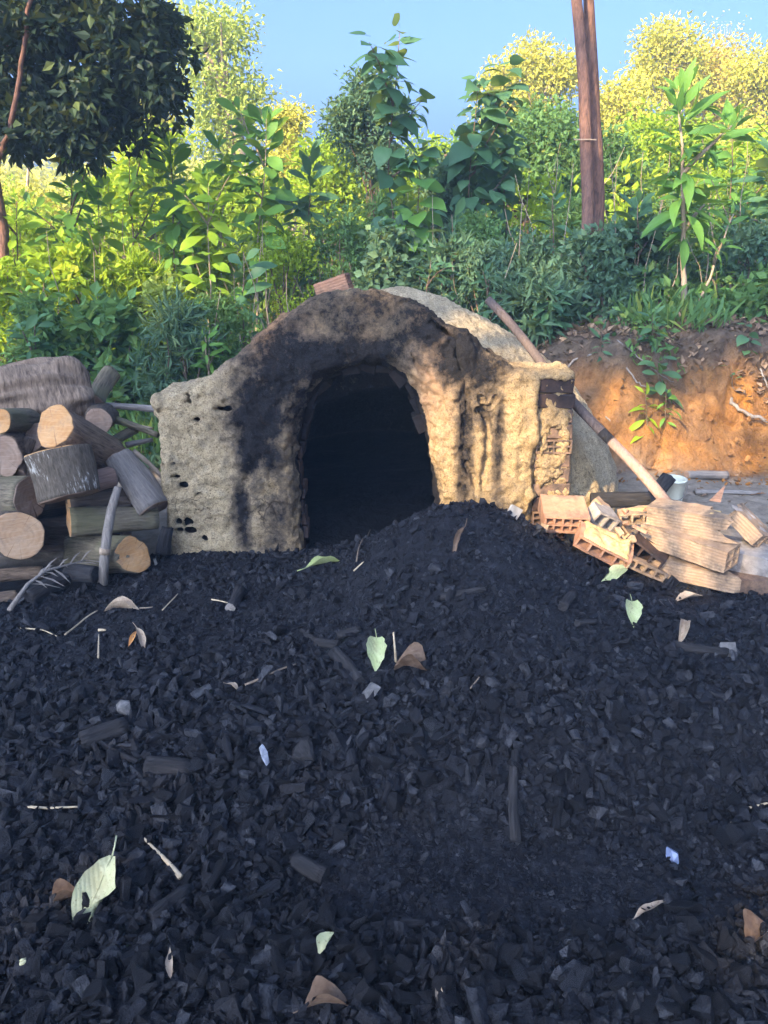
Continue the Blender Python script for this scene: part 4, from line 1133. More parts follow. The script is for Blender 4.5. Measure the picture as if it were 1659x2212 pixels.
for i, (label, px, Y, top, hw, ls, mt) in enumerate(SHRUBS):
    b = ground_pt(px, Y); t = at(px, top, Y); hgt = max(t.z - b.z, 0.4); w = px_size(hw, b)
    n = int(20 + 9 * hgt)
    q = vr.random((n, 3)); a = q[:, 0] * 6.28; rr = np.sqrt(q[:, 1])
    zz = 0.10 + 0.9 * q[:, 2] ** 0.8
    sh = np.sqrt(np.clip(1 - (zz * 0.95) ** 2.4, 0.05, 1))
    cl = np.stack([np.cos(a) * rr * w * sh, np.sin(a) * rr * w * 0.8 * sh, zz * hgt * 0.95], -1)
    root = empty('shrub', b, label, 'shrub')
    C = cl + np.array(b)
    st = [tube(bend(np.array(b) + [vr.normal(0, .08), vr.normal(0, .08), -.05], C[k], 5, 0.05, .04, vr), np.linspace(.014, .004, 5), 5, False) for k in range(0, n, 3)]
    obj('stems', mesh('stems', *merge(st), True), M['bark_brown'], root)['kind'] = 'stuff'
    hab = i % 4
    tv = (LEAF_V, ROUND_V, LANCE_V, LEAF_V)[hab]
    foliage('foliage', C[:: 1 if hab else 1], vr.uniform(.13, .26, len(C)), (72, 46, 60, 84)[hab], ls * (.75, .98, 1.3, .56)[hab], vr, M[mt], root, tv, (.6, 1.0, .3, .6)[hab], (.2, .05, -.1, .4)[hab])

# undergrowth and litter on the slope: nobody could count it
def cover(name, n, xl, xh, yl, yh, mat, size, hgt, tv=LEAF_V, mask=None, up=0.6, droop=-0.2):
    x = vr.uniform(xl, xh, n); y = yl + (yh - yl) * vr.random(n) ** 1.3
    p = np.stack([x, y, 0 * x], -1)
    m = fbm(p, 1.1, 3, 91) > -0.25
    if mask is not None: m &= mask(x, y)
    x, y = x[m], y[m]
    z = terrain(x, y) + vr.random(len(x)) ** 1.5 * hgt * (0.6 + 0.6 * fbm(np.stack([x, y, 0 * x], -1), 1.6, 2, 95)) + 0.01
    ax = leaf_axes(len(x), vr, None, 0, up, droop)
    V, F_ = scatter(tv, LEAF_F, np.stack([x, y, z], -1), ax, size * vr.uniform(.5, 1.3, len(x)))
    o = obj(name, mesh(name, V, F_, False, {'tint': np.repeat(vr.random(len(x)), 4)}), mat)
    return tag(o, kind='stuff')
notkiln = lambda x, y: np.hypot(x - 0.14, y - 5.95) > 2.0
cover('undergrowth', 42000, -8, 8, 6.6, 15, M['lf_mid'], .12, .55, mask=lambda x, y: ((x < 0.9) & (y > 6.9 + 0.35 * np.maximum(-1.2 - x, -2)) | (y > 7.75)) & notkiln(x, y))
cover('low_weeds', 9000, -5, 1.5, 5.9, 9, M['lf_shade'], .10, .35, mask=lambda x, y: (x < -1.3) & notkiln(x, y) & (y > 6.0))
cover('leaf_litter', 5200, 1.2, 7, 6.9, 9.5, M['litter'], .085, .03, ROUND_V, up=2.5, mask=lambda x, y: y > 7.0)
cover('yard_litter', 420, 1.3, 5, 4.0, 6.8, M['litter'], .06, .02, ROUND_V, up=2.5)

cover('tall_grass', 5200, -5.5, -1.2, 6.4, 9.5, M['lf_mid'], .36, .10, np.array([[-.018, 0, 0], [.018, 0, 0], [.012, .55, .02], [0, 1, -.12]]), up=.05, droop=-1.6, mask=lambda x, y: np.sin(x * 2.2) + np.sin(y * 3 + x) > .1)
cover('bank_grass', 2400, 1.6, 6, 7.3, 10.5, M['lf_mid'], .32, .06, np.array([[-.018, 0, 0], [.018, 0, 0], [.012, .55, .02], [0, 1, -.16]]), up=.05, droop=-1.2, mask=lambda x, y: np.sin(x * 2.9) + np.sin(y * 3 + x) > .3)
ds = []
for k in range(170):
    x = vr.uniform(-5, 5.5); y = vr.uniform(7.6, 11.5)
    if np.hypot(x - .14, y - 5.95) < 2.1 or (x > 1 and y < 7.9): continue
    h_ = vr.uniform(.5, 1.7)
    ds.append(tube(bend([x, y, tz(x, y) - .05], [x + vr.normal(0, .22), y + vr.normal(0, .2), tz(x, y) + h_], 6, 0, .05, vr), np.linspace(vr.uniform(.005, .013), .003, 6), 5, False))
tag(obj('dry_stems', mesh('dry_stems', *merge(ds), True), M['bark_pale']), kind='stuff')

# saplings whose leaves can be told apart, leaf by leaf
LEAVES = {
    'obov': [blade(1, .44, 6, .10, d, 'obov') for d in (.25, .6, .9)], 'heart': [blade(1, .84, 6, .06, d, 'heart', 0, tw) for d, tw in ((.2, .2), (.6, -.3), (1.0, .15))],
    'lance': [blade(1, .27, 6, .12, d, 'lance') for d in (.3, .7, 1.1)]}
def stalked(v, f, ln):
    sv, (sq, _) = tube([[0, 0.02, 0], [0, -ln * .5, -.02], [0, -ln, 0]], [.010, .010, .013], 4, False)
    return np.vstack([v, sv]), np.vstack([f, sq + len(v)])
LEAVES = {k: [stalked(v, f, .36 if k == 'heart' else .13) for v, f in a] for k, a in LEAVES.items()}
LV = {(k, mt): [mesh('leaf', v, f, True) for v, f in LEAVES[k]] for k, mt in (('obov', 'lf_big'), ('obov', 'lf_yellow'), ('obov', 'lf_heart'), ('heart', 'lf_heart'), ('lance', 'lf_big'), ('lance', 'lf_heart'), ('heart', 'lf_big'))}
for (k, mt), ms in LV.items():
    for m_ in ms: m_.materials.append(M[mt])
def sapling(name, label, foot, top, kind, mt, nl, size, bark, seed, start=0.35, branches=0, up=0.5, group=None, r0=.016, spread=0.28):
    rng = np.random.default_rng(seed)
    root = empty(name, foot, label, 'sapling' if top.z - foot.z > .7 else 'plant', group)
    f, t = np.array(foot, float), np.array(top, float)
    H = np.linalg.norm(t - f)
    main = bend(f - [0, 0, .08], t, 10, 0, .018, rng)
    axes = [(main, nl, start, 1.0)]
    for b in range(branches):
        s = rng.uniform(.45, .85); i = int(s * 9); a = rng.uniform(0, 6.28)
        e = main[i] + np.array([math.cos(a) * spread * H, math.sin(a) * spread * H * .7, rng.uniform(.1, .3) * H])
        axes.append((bend(main[i], e, 6, .02, .03, rng), max(5, nl // 3), .25, .85))
    parts = [tube(p, np.linspace(r0 * w, r0 * w * .25, len(p)), 7, True) for p, n, s, w in axes]
    obj('stem', mesh('stem', *merge(parts), True), bark, root)
    for p, n, s, w in axes:
        ph = rng.uniform(0, 6.28)
        for k in range(n):
            u = s + (1 - s) * (k + .5) / n
            u = min(u + rng.normal(0, .01), 1)
            q = u * (len(p) - 1); i = min(int(q), len(p) - 2); pos = p[i] + (p[i + 1] - p[i]) * (q - i)
            ph += 2.4 + rng.normal(0, .25)
            rise = up * .3 + 1.3 * max(0, (u - .8) / .2) - .35 * (1 - u) + rng.normal(0, .38)
            tip = np.array([math.cos(ph), math.sin(ph), rise])
            st = .13 * size if kind != 'heart' else .36 * size
            q0 = pos + unit(tip) * st
            ms = LV[(kind, mt)]
            tdir = tip if kind != 'heart' else tip * [1, 1, .4] - [0, 0, .35]
            child_at('leaf', ms[int(rng.integers(0, 3))], root, q0, orient(tdir, np.array([tip[0] * .5 + rng.normal(0, .45), tip[1] * .5 + rng.normal(0, .45) - .35, 1])), (1.08 if kind == 'obov' else 1.15 if kind == 'heart' else 1.0) * size * w * rng.uniform(.5, 1.2) * (1 - .35 * max(0, u - .9) / .1))
    return root
SAP = [
    ('leafy sapling with spreading branches at the left, under the dark tree', 155, 9.2, 340, 'obov', 'lf_big', 34, .26, 3), ('tall sapling with broad leaves left of the tallest one', 370, 9.6, 295, 'obov', 'lf_big', 40, .30, 1),
    ('tallest broad leaved sapling of the left group, with upright tip', 548, 9.2, 250, 'obov', 'lf_big', 46, .32, 2), ('bright lime sapling lit by the sun between two darker ones', 455, 8.9, 400, 'obov', 'lf_yellow', 30, .28, 2),
    ('broad leaved sapling just left of the vine hung tree', 655, 9.8, 320, 'obov', 'lf_heart', 34, .28, 1), ('drooping leaved young sapling over the left kiln shoulder', 525, 8.2, 545, 'obov', 'lf_heart', 16, .27, 0),
    ('sunny yellow green sapling behind the left group', 285, 10.6, 285, 'obov', 'lf_yellow', 40, .24, 3), ('small sapling with big pale leaves low at the far left', 95, 8.2, 610, 'obov', 'lf_big', 18, .22, 1),
    ('heart leaved sapling with large round leaves against the sky', 828, 9.3, 90, 'heart', 'lf_heart', 34, .25, 3), ('heart leaved sapling right of the kiln top, leaning right', 1000, 10, 185, 'heart', 'lf_heart', 34, .27, 3),
    ('tall heart leaved sapling left of the twin stems', 1100, 10.4, 165, 'heart', 'lf_heart', 32, .27, 3), ('low heart leaved sapling behind the dome', 900, 9.2, 360, 'heart', 'lf_big', 24, .27, 2),
    ('lance leaved sapling with a pale forked stem on the bank', 1478, 7.9, 195, 'lance', 'lf_big', 44, .40, 2), ('lance leaved sapling second from the right edge', 1575, 9.6, 250, 'lance', 'lf_big', 36, .40, 1),
    ('lance leaved sapling cut by the right edge', 1668, 9.0, 300, 'lance', 'lf_heart', 34, .40, 1), ('slim dark leaved sapling among the shrubs above the pole', 1110, 8.3, 540, 'lance', 'lf_heart', 26, .24, 1),
    ('yellowing small sapling beside the forked stem', 1545, 8.0, 585, 'lance', 'lf_big', 12, .20, 1), ('dark leaved plant drooping over the bank', 1185, 7.6, 640, 'lance', 'lf_heart', 26, .24, 2),
    ('leafy low sapling between kiln top and pole', 1060, 7.9, 600, 'lance', 'lf_heart', 24, .22, 2), ('broad leaved low plant in front of the left shrubs', 230, 7.5, 690, 'obov', 'lf_heart', 22, .2, 2),
    ('lance leaved plant in the shade right above the kiln top', 905, 8.0, 560, 'lance', 'lf_heart', 22, .24, 1), ('slender sapling standing in the shadow left of the twin stems', 1190, 8.6, 430, 'lance', 'lf_heart', 24, .26, 1),
    ('broad leaved sapling in the shadow behind the dome crest', 985, 8.5, 470, 'obov', 'lf_heart', 20, .24, 1), ('broad leaved sapling right of the twin stems', 1375, 8.5, 450, 'obov', 'lf_heart', 22, .26, 1),
    ('lime leaved sapling at the far left, under the gap', 35, 9.0, 440, 'obov', 'lf_yellow', 24, .26, 2), ('glowing yellow green sapling behind the lichen block', 215, 9.8, 400, 'obov', 'lf_yellow', 30, .28, 2),
    ('yellow green sapling just left of the red block', 600, 10.2, 420, 'obov', 'lf_yellow', 26, .26, 2), ('low lance leaved plant at the left shoulder of the kiln', 455, 7.2, 720, 'lance', 'lf_big', 20, .2, 2),
    ('shiny leaved low plant right behind the stacked logs', 90, 7.3, 690, 'obov', 'lf_heart', 24, .2, 2),
]
for i, (label, px, Y, top, kind, mt, nl, size, br) in enumerate(SAP):
    ft = ground_pt(px, Y)
    tpx = {828: 850, 1000: 1040, 1478: 1462, 548: 556}.get(px, px)
    sapling('sapling' if top < 530 else 'leafy_plant', label, ft, at(tpx, top, Y), kind, mt, int(nl * 1.7), size * 1.0, M['bark_pale'] if px in (1478, 548, 455) else M['bark_brown'], 600 + i, .30 if px != 1478 else .40, br, r0=.034 if px == 1478 else .016, spread=.2)
# second stem of the forked sapling
b = ground_pt(1490, 7.95)
sapling('sapling', 'thin second stem leaning right of the forked pale stem', b, at(1590, 470, 8.1), 'lance', 'lf_big', 10, .22, M['bark_pale'], 690, .6, 1, r0=.02)
# plants growing out of the bank face
for i, (label, px, py, tx, ty, kind, mt, n, s) in enumerate((
        ('bright tuft of lance leaves on the orange bank, left one', 1400, 935, 1398, 850, 'lance', 'lf_yellow', 14, .19), ('bright tuft of lance leaves on the orange bank, right one', 1440, 925, 1440, 850, 'lance', 'lf_big', 14, .2),
        ('dark broad leaved plant clinging halfway up the bank', 1425, 860, 1420, 760, 'obov', 'lf_heart', 18, .2), ('dark tuft at the lip of the bank', 1410, 740, 1408, 680, 'lance', 'lf_heart', 16, .2),
        ('small fern like tuft on the root above the bank', 1300, 770, 1298, 715, 'lance', 'lf_heart', 14, .14), ('trailing round leaved plant high on the right bank', 1620, 760, 1610, 700, 'heart', 'lf_heart', 10, .11),
        ('little seedling hanging on the right bank', 1585, 830, 1582, 790, 'obov', 'lf_heart', 7, .1))):
    if (kind, mt) not in LV:
        LV[(kind, mt)] = [mesh('leaf', v, f, True) for v, f in LEAVES[kind]]
        for m_ in LV[(kind, mt)]: m_.materials.append(M[mt])
    p = tp(px, py); q = at(tx, ty, p.y - .12)
    sapling('bank_plant', label, p, q, kind, mt, n, s, M['bark_brown'], 720 + i, .15, 0, .25, r0=.008)
# clods and crumbs of earth on the bank
n = 1500
x = vr.uniform(1.5, 5.5, n); y = 6.15 + 1.5 * vr.random(n) ** 1.2
z = terrain(x, y)
sz = .012 + .05 * vr.random(n) ** 3
cvs, cfs, o_ = [], [], 0
for k in range(16):
    m_ = np.arange(n) % 16 == k
    tv, tf = LUMPS[k]
    V, F_ = scatter(tv, tf, np.stack([x, y - .06, z + .01], -1)[m_], rand_rot(m_.sum(), vr, .8), sz[m_][:, None] * vr.uniform(.7, 1.2, (m_.sum(), 3)))
    cvs.append(V); cfs.append(F_ + o_); o_ += len(V)
V = np.vstack(cvs)
tag(obj('earth_clods', mesh('earth_clods', V, np.vstack(cfs), False, {'clay': 1 - sstep(.45, .8, V[:, 2]), 'ash': 0 * V[:, 0], 'char': 0 * V[:, 0]}), M['earth']), kind='stuff')
cover('bank_weeds', 1600, 1.4, 6, 6.9, 7.9, M['lf_mid'], .10, .25, mask=lambda x, y: np.sin(x * 3.1) + np.sin(x * 1.3 + 1) > -.2, droop=.3)
# roots and vines on the bank
for i, (label, pts, r) in enumerate((
        ('pale root arching over the bank left of the plants', [(1190, 830), (1240, 780), (1290, 770), (1330, 700)], .012), ('thin pale root hanging down to the bank plants', [(1325, 765), (1370, 830), (1400, 845)], .010),
        ('grey forked branch lying across the right bank', [(1565, 860), (1590, 890), (1640, 910), (1690, 930)], .022), ('thin vine straggling from the bank top', [(1330, 740), (1400, 800), (1450, 830)], .007),
        ('dark twig poking out of the right edge of the bank', [(1635, 800), (1650, 840), (1670, 860)], .009), ('thin stick leaning on the bank behind the pole', [(1305, 905), (1360, 950), (1400, 1000)], .008))):
    P_ = [np.array(tp(*p)) + [0, -.05, .03] for p in pts]
    P_ = np.array(P_)
    t = np.linspace(0, len(P_) - 1, 14)
    path = np.stack([np.interp(t, range(len(P_)), P_[:, k]) for k in range(3)], -1) + vr.normal(0, .006, (14, 3))
    v, f = tube(path, np.linspace(r, r * .5, 14), 7, True, .2, i)
    tag(obj('root' if 'root' in label else 'branch', mesh('branch', v, f, True), M['bark_grey']), label, 'root' if 'root' in label else 'branch')

# ------------------------------------------------------------------ the smoky air of the yard
bm = bmesh.new(); bmesh.ops.create_cube(bm, size=1)
for v_ in bm.verts: v_.co = Vector((v_.co.x * 154, 22 + v_.co.y * 116, 8.0 + v_.co.z * 20))
hm = bpy.data.meshes.new('haze'); bm.to_mesh(hm); bm.free()
hz_m = bpy.data.materials.new('haze'); hz_m.use_nodes = True
ht = hz_m.node_tree; ht.nodes.remove(ht.nodes['Principled BSDF'])
pv = ht.nodes.new('ShaderNodeVolumePrincipled')
pv.inputs['Color'].default_value = (0.42, 0.66, 1.0, 1)
pv.inputs['Density'].default_value = 0.0030
ht.links.new(pv.outputs[0], ht.nodes['Material Output'].inputs['Volume'])
tag(obj('haze', hm, hz_m), kind='stuff')

# ------------------------------------------------------------------ logs stacked left of the kiln
def log(label, p0, p1, r0, r1, bark, cuts, seed, group='sawn logs stacked beside the kiln', cat='log', name='log', squash=1.0, knob=0.15, n=14, sides=30, blunt=False):
    p0, p1 = np.array(p0, float), np.array(p1, float)
    c = (p0 + p1) / 2; L = np.linalg.norm(p1 - p0); ax = (p1 - p0) / L
    root = empty(name, c, label, cat, group)
    rot = Vector(ax).to_track_quat('Z', 'Y').to_matrix()
    th = np.arange(sides) / sides * 2 * math.pi
    zz = np.linspace(-L / 2, L / 2, n)
    rr = np.linspace(r0, r1, n)
    T, Z = np.meshgrid(th, zz)
    pr = np.stack([np.cos(T) * 0.35, np.sin(T) * 0.35, Z * 0.5], -1).reshape(-1, 3) + seed * 1.7
    k = 1 + knob * 1.6 * fbm(pr, 2.2, 3, seed).reshape(T.shape) + 0.05 * fbm(pr * [1, 1, .35], 13, 3, seed + 2).reshape(T.shape)
    rad = rr[:, None] * k
    if blunt: rad = rad * np.clip(1 - np.abs(2 * zz / L) ** 5 * .75, .3, 1)[:, None] ** .5 * (1 + .10 * np.sin(zz * 9 + 1))[:, None]
    bow = 0.03 * L * np.sin((zz / L + .5) * math.pi)[:, None]
    V = np.stack([np.cos(T) * rad + bow, np.sin(T) * rad * squash, Z], -1)
    i = np.arange(n - 1)[:, None] * sides; j = np.arange(sides)[None]; j2 = (j + 1) % sides
    Q = np.stack([i + j, i + j2, i + sides + j2, i + sides + j], -1).reshape(-1, 4)
    VV = np.vstack([V.reshape(-1, 3), [[0, 0, -L / 2 + .004], [0, 0, L / 2 - .004]]])
    a = n * sides; j = np.arange(sides); j2 = (j + 1) % sides; e = (n - 1) * sides
    Tt = np.vstack([np.stack([np.full(sides, a), j2, j], -1), np.stack([np.full(sides, a + 1), e + j, e + j2], -1)])
    me = mesh('bark', VV, [Q, Tt], True)
    me.materials.append(bark)
    child_at('bark', me, root, c, rot, 1)
    for end, cm in zip((0, 1), cuts):
        if cm is None: continue
        zo = (-L / 2 - .004) if end == 0 else (L / 2 + .004)
        ring = V[0 if end == 0 else -1]
        fr = np.array([.25, .5, .75, .93, .975])
        D = [np.array([[0, 0, 0]])]
        for q in fr: D.append(np.stack([ring[:, 0] * q, ring[:, 1] * q, np.zeros(sides)], -1))
        D.append(np.stack([ring[:, 0] * .975, ring[:, 1] * .975, np.full(sides, -.012)], -1))
        D = np.vstack(D)
        D[:, 2] += 0.006 * fbm(D * 1.0 + seed, 14, 3, seed)
        fq = []
        for b in range(5):
            o_ = 1 + b * sides
            fq.append(np.stack([o_ + j, o_ + sides + j, o_ + sides + j2, o_ + j2], -1))
        ft = np.stack([np.zeros(sides, int), 1 + j, 1 + j2], -1)
        if end == 0: D = D * [1, 1, -1]; fq = [f[:, ::-1] for f in fq]; ft = ft[:, ::-1]
        fm = mesh('cut_face', D, [np.vstack(fq), ft], True)
        fm.materials.append(cm)
        child_at('cut_face', fm, root, np.array(c) + ax * zo, rot, 1)
    return root
def lg(label, a, b, wa, wb, bark, cuts, seed, **kw):
    """a, b: (px, py, Y) of both ends; wa, wb: diameters as seen"""
    p, q = at(*a), at(*b)
    return log(label, p, q, px_size(wa, p) / 2, px_size(wb, q) / 2, M[bark], [M[c] if c else None for c in cuts], seed, **kw)
lg('huge weathered stump slab lying on top of the log stack', (-30, 870, 4.75), (196, 848, 5.1), 118, 128, 'bark_stump', (None, None), 1, squash=1.0, knob=.55, n=34, sides=60, blunt=True)
lg('log with a bright orange slanted cut face under the big stump', (116, 920, 4.30), (238, 990, 4.75), 92, 78, 'bark_brown', ('cut_orange', 'cut_old'), 2)
lg('short dark log block with white lichen streaks, tilted on the stack', (124, 976, 4.17), (151, 1072, 4.095), 138, 132, 'bark_lichen', ('cut_orange', 'cut_old'), 3, knob=.03)
lg('thin log with a small orange end at the left edge under the stump', (2, 908, 4.35), (92, 904, 4.9), 46, 40, 'bark_moss', ('cut_orange', 'cut_old'), 4)
lg('brown log with its dull face at the left edge, middle row', (4, 985, 4.3), (60, 960, 4.9), 80, 76, 'bark_brown', ('cut_old', 'cut_old'), 5)
lg('narrow upright brown log left of the lichen block', (40, 1024, 4.35), (62, 955, 4.55), 38, 34, 'bark_brown', ('cut_old', 'cut_old'), 6)
lg('thick mossy log lying level left below the lichen block', (-60, 1075, 4.35), (66, 1080, 4.22), 92, 98, 'bark_moss', ('cut_old', 'cut_old'), 7)
lg('log with a big round pale sawn face at the left edge', (40, 1157, 3.98), (20, 1140, 4.6), 108, 104, 'bark_dark', ('cut_tan', 'cut_old'), 8, knob=.05)
lg('dark barked log behind the leaning grey stick', (148, 1092, 4.35), (284, 1078, 4.55), 58, 56, 'bark_dark', ('cut_orange', 'cut_old'), 9)
lg('long ridged log with an orange left end above the bottom log', (150, 1128, 4.2), (338, 1118, 4.45), 56, 50, 'bark_moss', ('cut_orange', 'cut_old'), 10)
lg('short reddish log peeping out right of the lichen block', (200, 1040, 4.4), (240, 1030, 4.5), 48, 46, 'wood_split', ('cut_old', 'cut_old'), 11)
lg('big split log leaning against the kiln wall', (258, 985, 4.62), (338, 1098, 4.48), 70, 84, 'bark_grey', ('cut_old', 'cut_old'), 12, squash=.75, knob=.2)
lg('bottom log with a cracked orange brown face beside the kiln', (285, 1196, 4.12), (170, 1190, 4.5), 92, 84, 'bark_moss', ('cut_orange', 'cut_old'), 13)
lg('mossy log standing up slantwise behind the stump', (206, 868, 5.3), (240, 806, 5.6), 34, 36, 'bark_moss', ('cut_old', 'cut_old'), 14)
lg('dark round log end right of the orange faced log', (212, 912, 4.7), (222, 900, 5.2), 58, 54, 'bark_dark', ('cut_old', 'cut_old'), 15)
lg('dark log in the gap under the orange faced log', (80, 940, 4.6), (200, 1010, 4.9), 80, 76, 'bark_dark', ('cut_old', 'cut_old'), 16)
lg('dark log deep in the stack behind the lichen block', (60, 1075, 4.75), (240, 1050, 4.85), 100, 96, 'bark_dark', ('cut_old', 'cut_old'), 17)
lg('dark log deep in the stack behind the round pale face', (80, 1160, 4.75), (270, 1160, 4.75), 90, 86, 'bark_dark', ('cut_old', 'cut_old'), 18)
lg('thin brown log on the ground at the left edge', (-20, 1244, 3.98), (92, 1236, 4.1), 30, 28, 'bark_brown', ('cut_old', 'cut_old'), 19)
lg('charred log stub lying before the bottom log', (148, 1236, 4.0), (206, 1240, 3.95), 40, 36, 'char', ('char', 'char'), 20)
lg('sooty grey log half buried at the left end of the charcoal', (60, 1292, 3.76), (142, 1246, 3.98), 46, 40, 'char', ('char', 'char'), 21)
lg('pale brown log at the lower left edge of the heap', (-30, 1302, 3.75), (36, 1290, 3.85), 32, 28, 'bark_brown', ('cut_old', 'cut_old'), 22)
lg('charred stub wedged between logs and kiln wall', (352, 1196, 4.36), (362, 1140, 4.42), 30, 24, 'char', ('char', 'char'), 23)
G2 = 'branches lying behind the log stack'
lg('straight bluish grey pole reaching behind the kiln from the stack', (214, 874, 5.35), (345, 884, 5.3), 15, 15, 'bark_grey', ('cut_old', 'cut_old'), 24, group=G2, cat='branch', name='branch', sides=12)
lg('curved branch sloping down to the kiln wall', (226, 898, 5.1), (342, 940, 5.0), 18, 13, 'bark_moss', ('cut_tan', None), 25, group=G2, cat='branch', name='branch', sides=12)
lg('short mossy branch stub pointing up in the gap', (236, 958, 4.95), (292, 926, 5.1), 22, 20, 'bark_moss', ('cut_old', 'cut_tan'), 26, group=G2, cat='branch', name='branch', sides=12)
lg('low crooked branch in the weeds beside the kiln', (272, 962, 5.0), (330, 950, 5.1), 14, 9, 'bark_grey', (None, None), 27, group=G2, cat='branch', name='branch', sides=12)
lg('pale peeled branch resting on the split log', (290, 975, 4.9), (350, 1030, 4.75), 12, 10, 'bark_pale', (None, None), 28, group=G2, cat='branch', name='branch', sides=12)
lg('thin twig lying across the gap behind the stack', (224, 910, 5.2), (330, 925, 5.1), 8, 5, 'bark_pale', (None, None), 29, group=G2, cat='branch', name='branch', sides=10)

# grey stick with a pale band leaning on the stack
root = empty('stick', at(223, 1255, 3.98), 'smooth grey stick leaning upright against the logs', 'stick')
pts = [at(222, 1262, 3.98), at(226, 1200, 4.0), at(232, 1150, 4.03), at(241, 1100, 4.08), at(255, 1052, 4.12)]
v, f = tube(np.array(pts), [.029, .029, .028, .026, .022], 14, True, .06, 3)
obj('shaft', mesh('shaft', v, f, True), M['bark_grey'], root)
v, f = tube(np.array([at(225.5, 1196, 3.999), at(227, 1184, 4.003)]), [.0305, .0305], 14, True)
obj('worn_band', mesh('worn_band', v, f, True), M['bark_pale'], root)

# burnt palm frond lying left
root = empty('palm_frond', at(110, 1240, 3.9), 'dry grey palm frond lying over the edge of the charcoal', 'palm frond')
sp = np.array([at(20, 1318, 3.62), at(60, 1262, 3.8), at(100, 1232, 3.92), at(186, 1210, 4.05)])
v, f = tube(sp, [.014, .011, .008, .004], 8)
obj('midrib', mesh('midrib', v, f, True), M['bark_grey'], root)
lf = []
for k in range(16):
    u = .30 + .7 * k / 15; q = u * 3; i = min(int(q), 2); p = sp[i] + (sp[i + 1] - sp[i]) * (q - i)
    e = p + np.array([vr.uniform(.02, .12), vr.uniform(-.16, -.02), vr.uniform(-.08, .02)]) * (1 if k % 2 else -.7) + np.array([.08, .05, 0])
    w = .008
    d = unit(e - p); s = unit(np.cross(d, [0, 0, 1])) * w
    V = np.array([p - s * .4, p + s * .4, (p + e) / 2 + s + [0, 0, .012], (p + e) / 2 - s + [0, 0, .012], e])
    obj('leaflet', mesh('leaflet', V, [np.array([[0, 1, 2, 3]]), np.array([[3, 2, 4]])]), M['bark_grey'], root)

# ------------------------------------------------------------------ pole, block on the dome, bricks
root = empty('pole', at(1440, 1088, 4.25), 'long wooden pole leaning on the kiln dome, pale at the lower end', 'pole')
a, b = np.array(at(1440, 1090, 4.25)), np.array(at(1053, 650, 5.35))
path = a + (b - a) * np.linspace(0, 1, 15)[:, None] + np.stack([.012 * np.sin(np.linspace(0, 9, 15)), 0 * np.arange(15), .010 * np.cos(np.linspace(0, 7, 15))], -1)
v, f = tube(path[:5], np.linspace(.034, .0315, 5), 14, True, .05, 1); obj('worn_end', mesh('worn_end', v, f, True), M['pole_pink'], root)
v, f = tube(path[4:], np.linspace(.0318, .029, 11), 14, True, .05, 1); obj('shaft', mesh('shaft', v, f, True), M['pole'], root)
v, f = tube(path[4:6] + (path[5] - path[4]) * [[.05], [-.35]], [.0330, .0330], 14, True); obj('burnt_band', mesh('burnt_band', v, f, True), M['char'], root)

def brick_thing(label, loc, rot, dims, holes, mat, seed, broken=None, extra=None, group='broken hollow bricks heaped beside the kiln', name='hollow_brick', shape=None):
    W, H, L = dims
    root = empty(name, loc, label, 'brick', group)
    v, f = grid_brick(W, H, L, holes[0], holes[1], 0.013, broken, seed, 0.003, 10) if shape is None else shape
    me = mesh('clay_body', v, f)
    me.materials.append(mat)
    o = child_at('clay_body', me, root, loc, Matrix.Identity(3), 1)
    root.rotation_euler = [R(x) for x in rot]
    o.matrix_local = Matrix.Identity(4)
    if extra:
        for nm, (ev, ef), em in extra:
            m2 = mesh(nm, ev, ef, True); m2.materials.append(em)
            e = bpy.data.objects.new(nm, m2); COL.objects.link(e); e.parent = root
    return root
def crust(w, l, h, seed, z0):
    """lumpy skin of old mortar on a brick"""
    nx, ny = 22, 26
    X, Y = np.meshgrid(np.linspace(-w / 2, w / 2, nx), np.linspace(-l / 2, l / 2, ny), indexing='ij')
    P = np.stack([X, Y, 0 * X], -1).reshape(-1, 3)
    e = np.clip(np.minimum(w / 2 - abs(P[:, 0]), l / 2 - abs(P[:, 1])) / .03, 0, 1)
    P[:, 2] = z0 - .01 + (h * (0.5 + 0.9 * np.abs(fbm(P + seed, 14, 4, seed)))) * e ** .5
    i = np.arange(nx * ny).reshape(nx, ny)
    return P, np.stack([i[:-1, :-1], i[1:, :-1], i[1:, 1:], i[:-1, 1:]], -1).reshape(-1, 4)
# the ridged red block on the dome: round-sided flue block
c = at(722, 618, 5.15)
brick_thing('ridged red hollow brick sitting tilted on the kiln top', (c.x, c.y, c.z - .01), (-19, 0, 84), (.2, .125, .22), (3, 2), M['brick'], 31, group='loose bricks around the kiln')
c = at(1222, 1116, 4.16)
brick_thing('hollow brick showing two rows of five square holes', (c.x, c.y + .06, c.z - .005), (13, 1, -3), (.265, .112, .25), (5, 2), M['brick'], 32)
c = at(1304, 1176, 4.0)
brick_thing('tilted broken brick crusted with yellow mortar', (c.x, c.y, c.z), (14, 24, -14), (.33, .08, .20), (4, 1), M['brick'], 33, .05, [('mortar_crust', crust(.30, .19, .03, 4, .04), M['mortar'])])
c = at(1296, 1112, 4.25)
brick_thing('bluish grey half brick between the hollow brick and the rubble', (c.x, c.y, c.z), (20, 28, 20), (.17, .10, .16), (2, 1), M['brick_grey'], 34, .06)
c = at(1322, 1116, 4.32)
brick_thing('sliver of broken brick sloping down with a toothed edge', (c.x, c.y, c.z), (0, 40, -30), (.30, .05, .09), (4, 1), M['brick_tan'], 35, .04)
c = at(1374, 1114, 4.35)
brick_thing('short plain brick lying behind the rubble, left of the top brick', (c.x, c.y, c.z), (0, -6, -8), (.22, .08, .14), (3, 1), M['brick_tan'], 36, .06, [('mortar_crust', crust(.18, .12, .015, 9, .038), M['mortar'])])
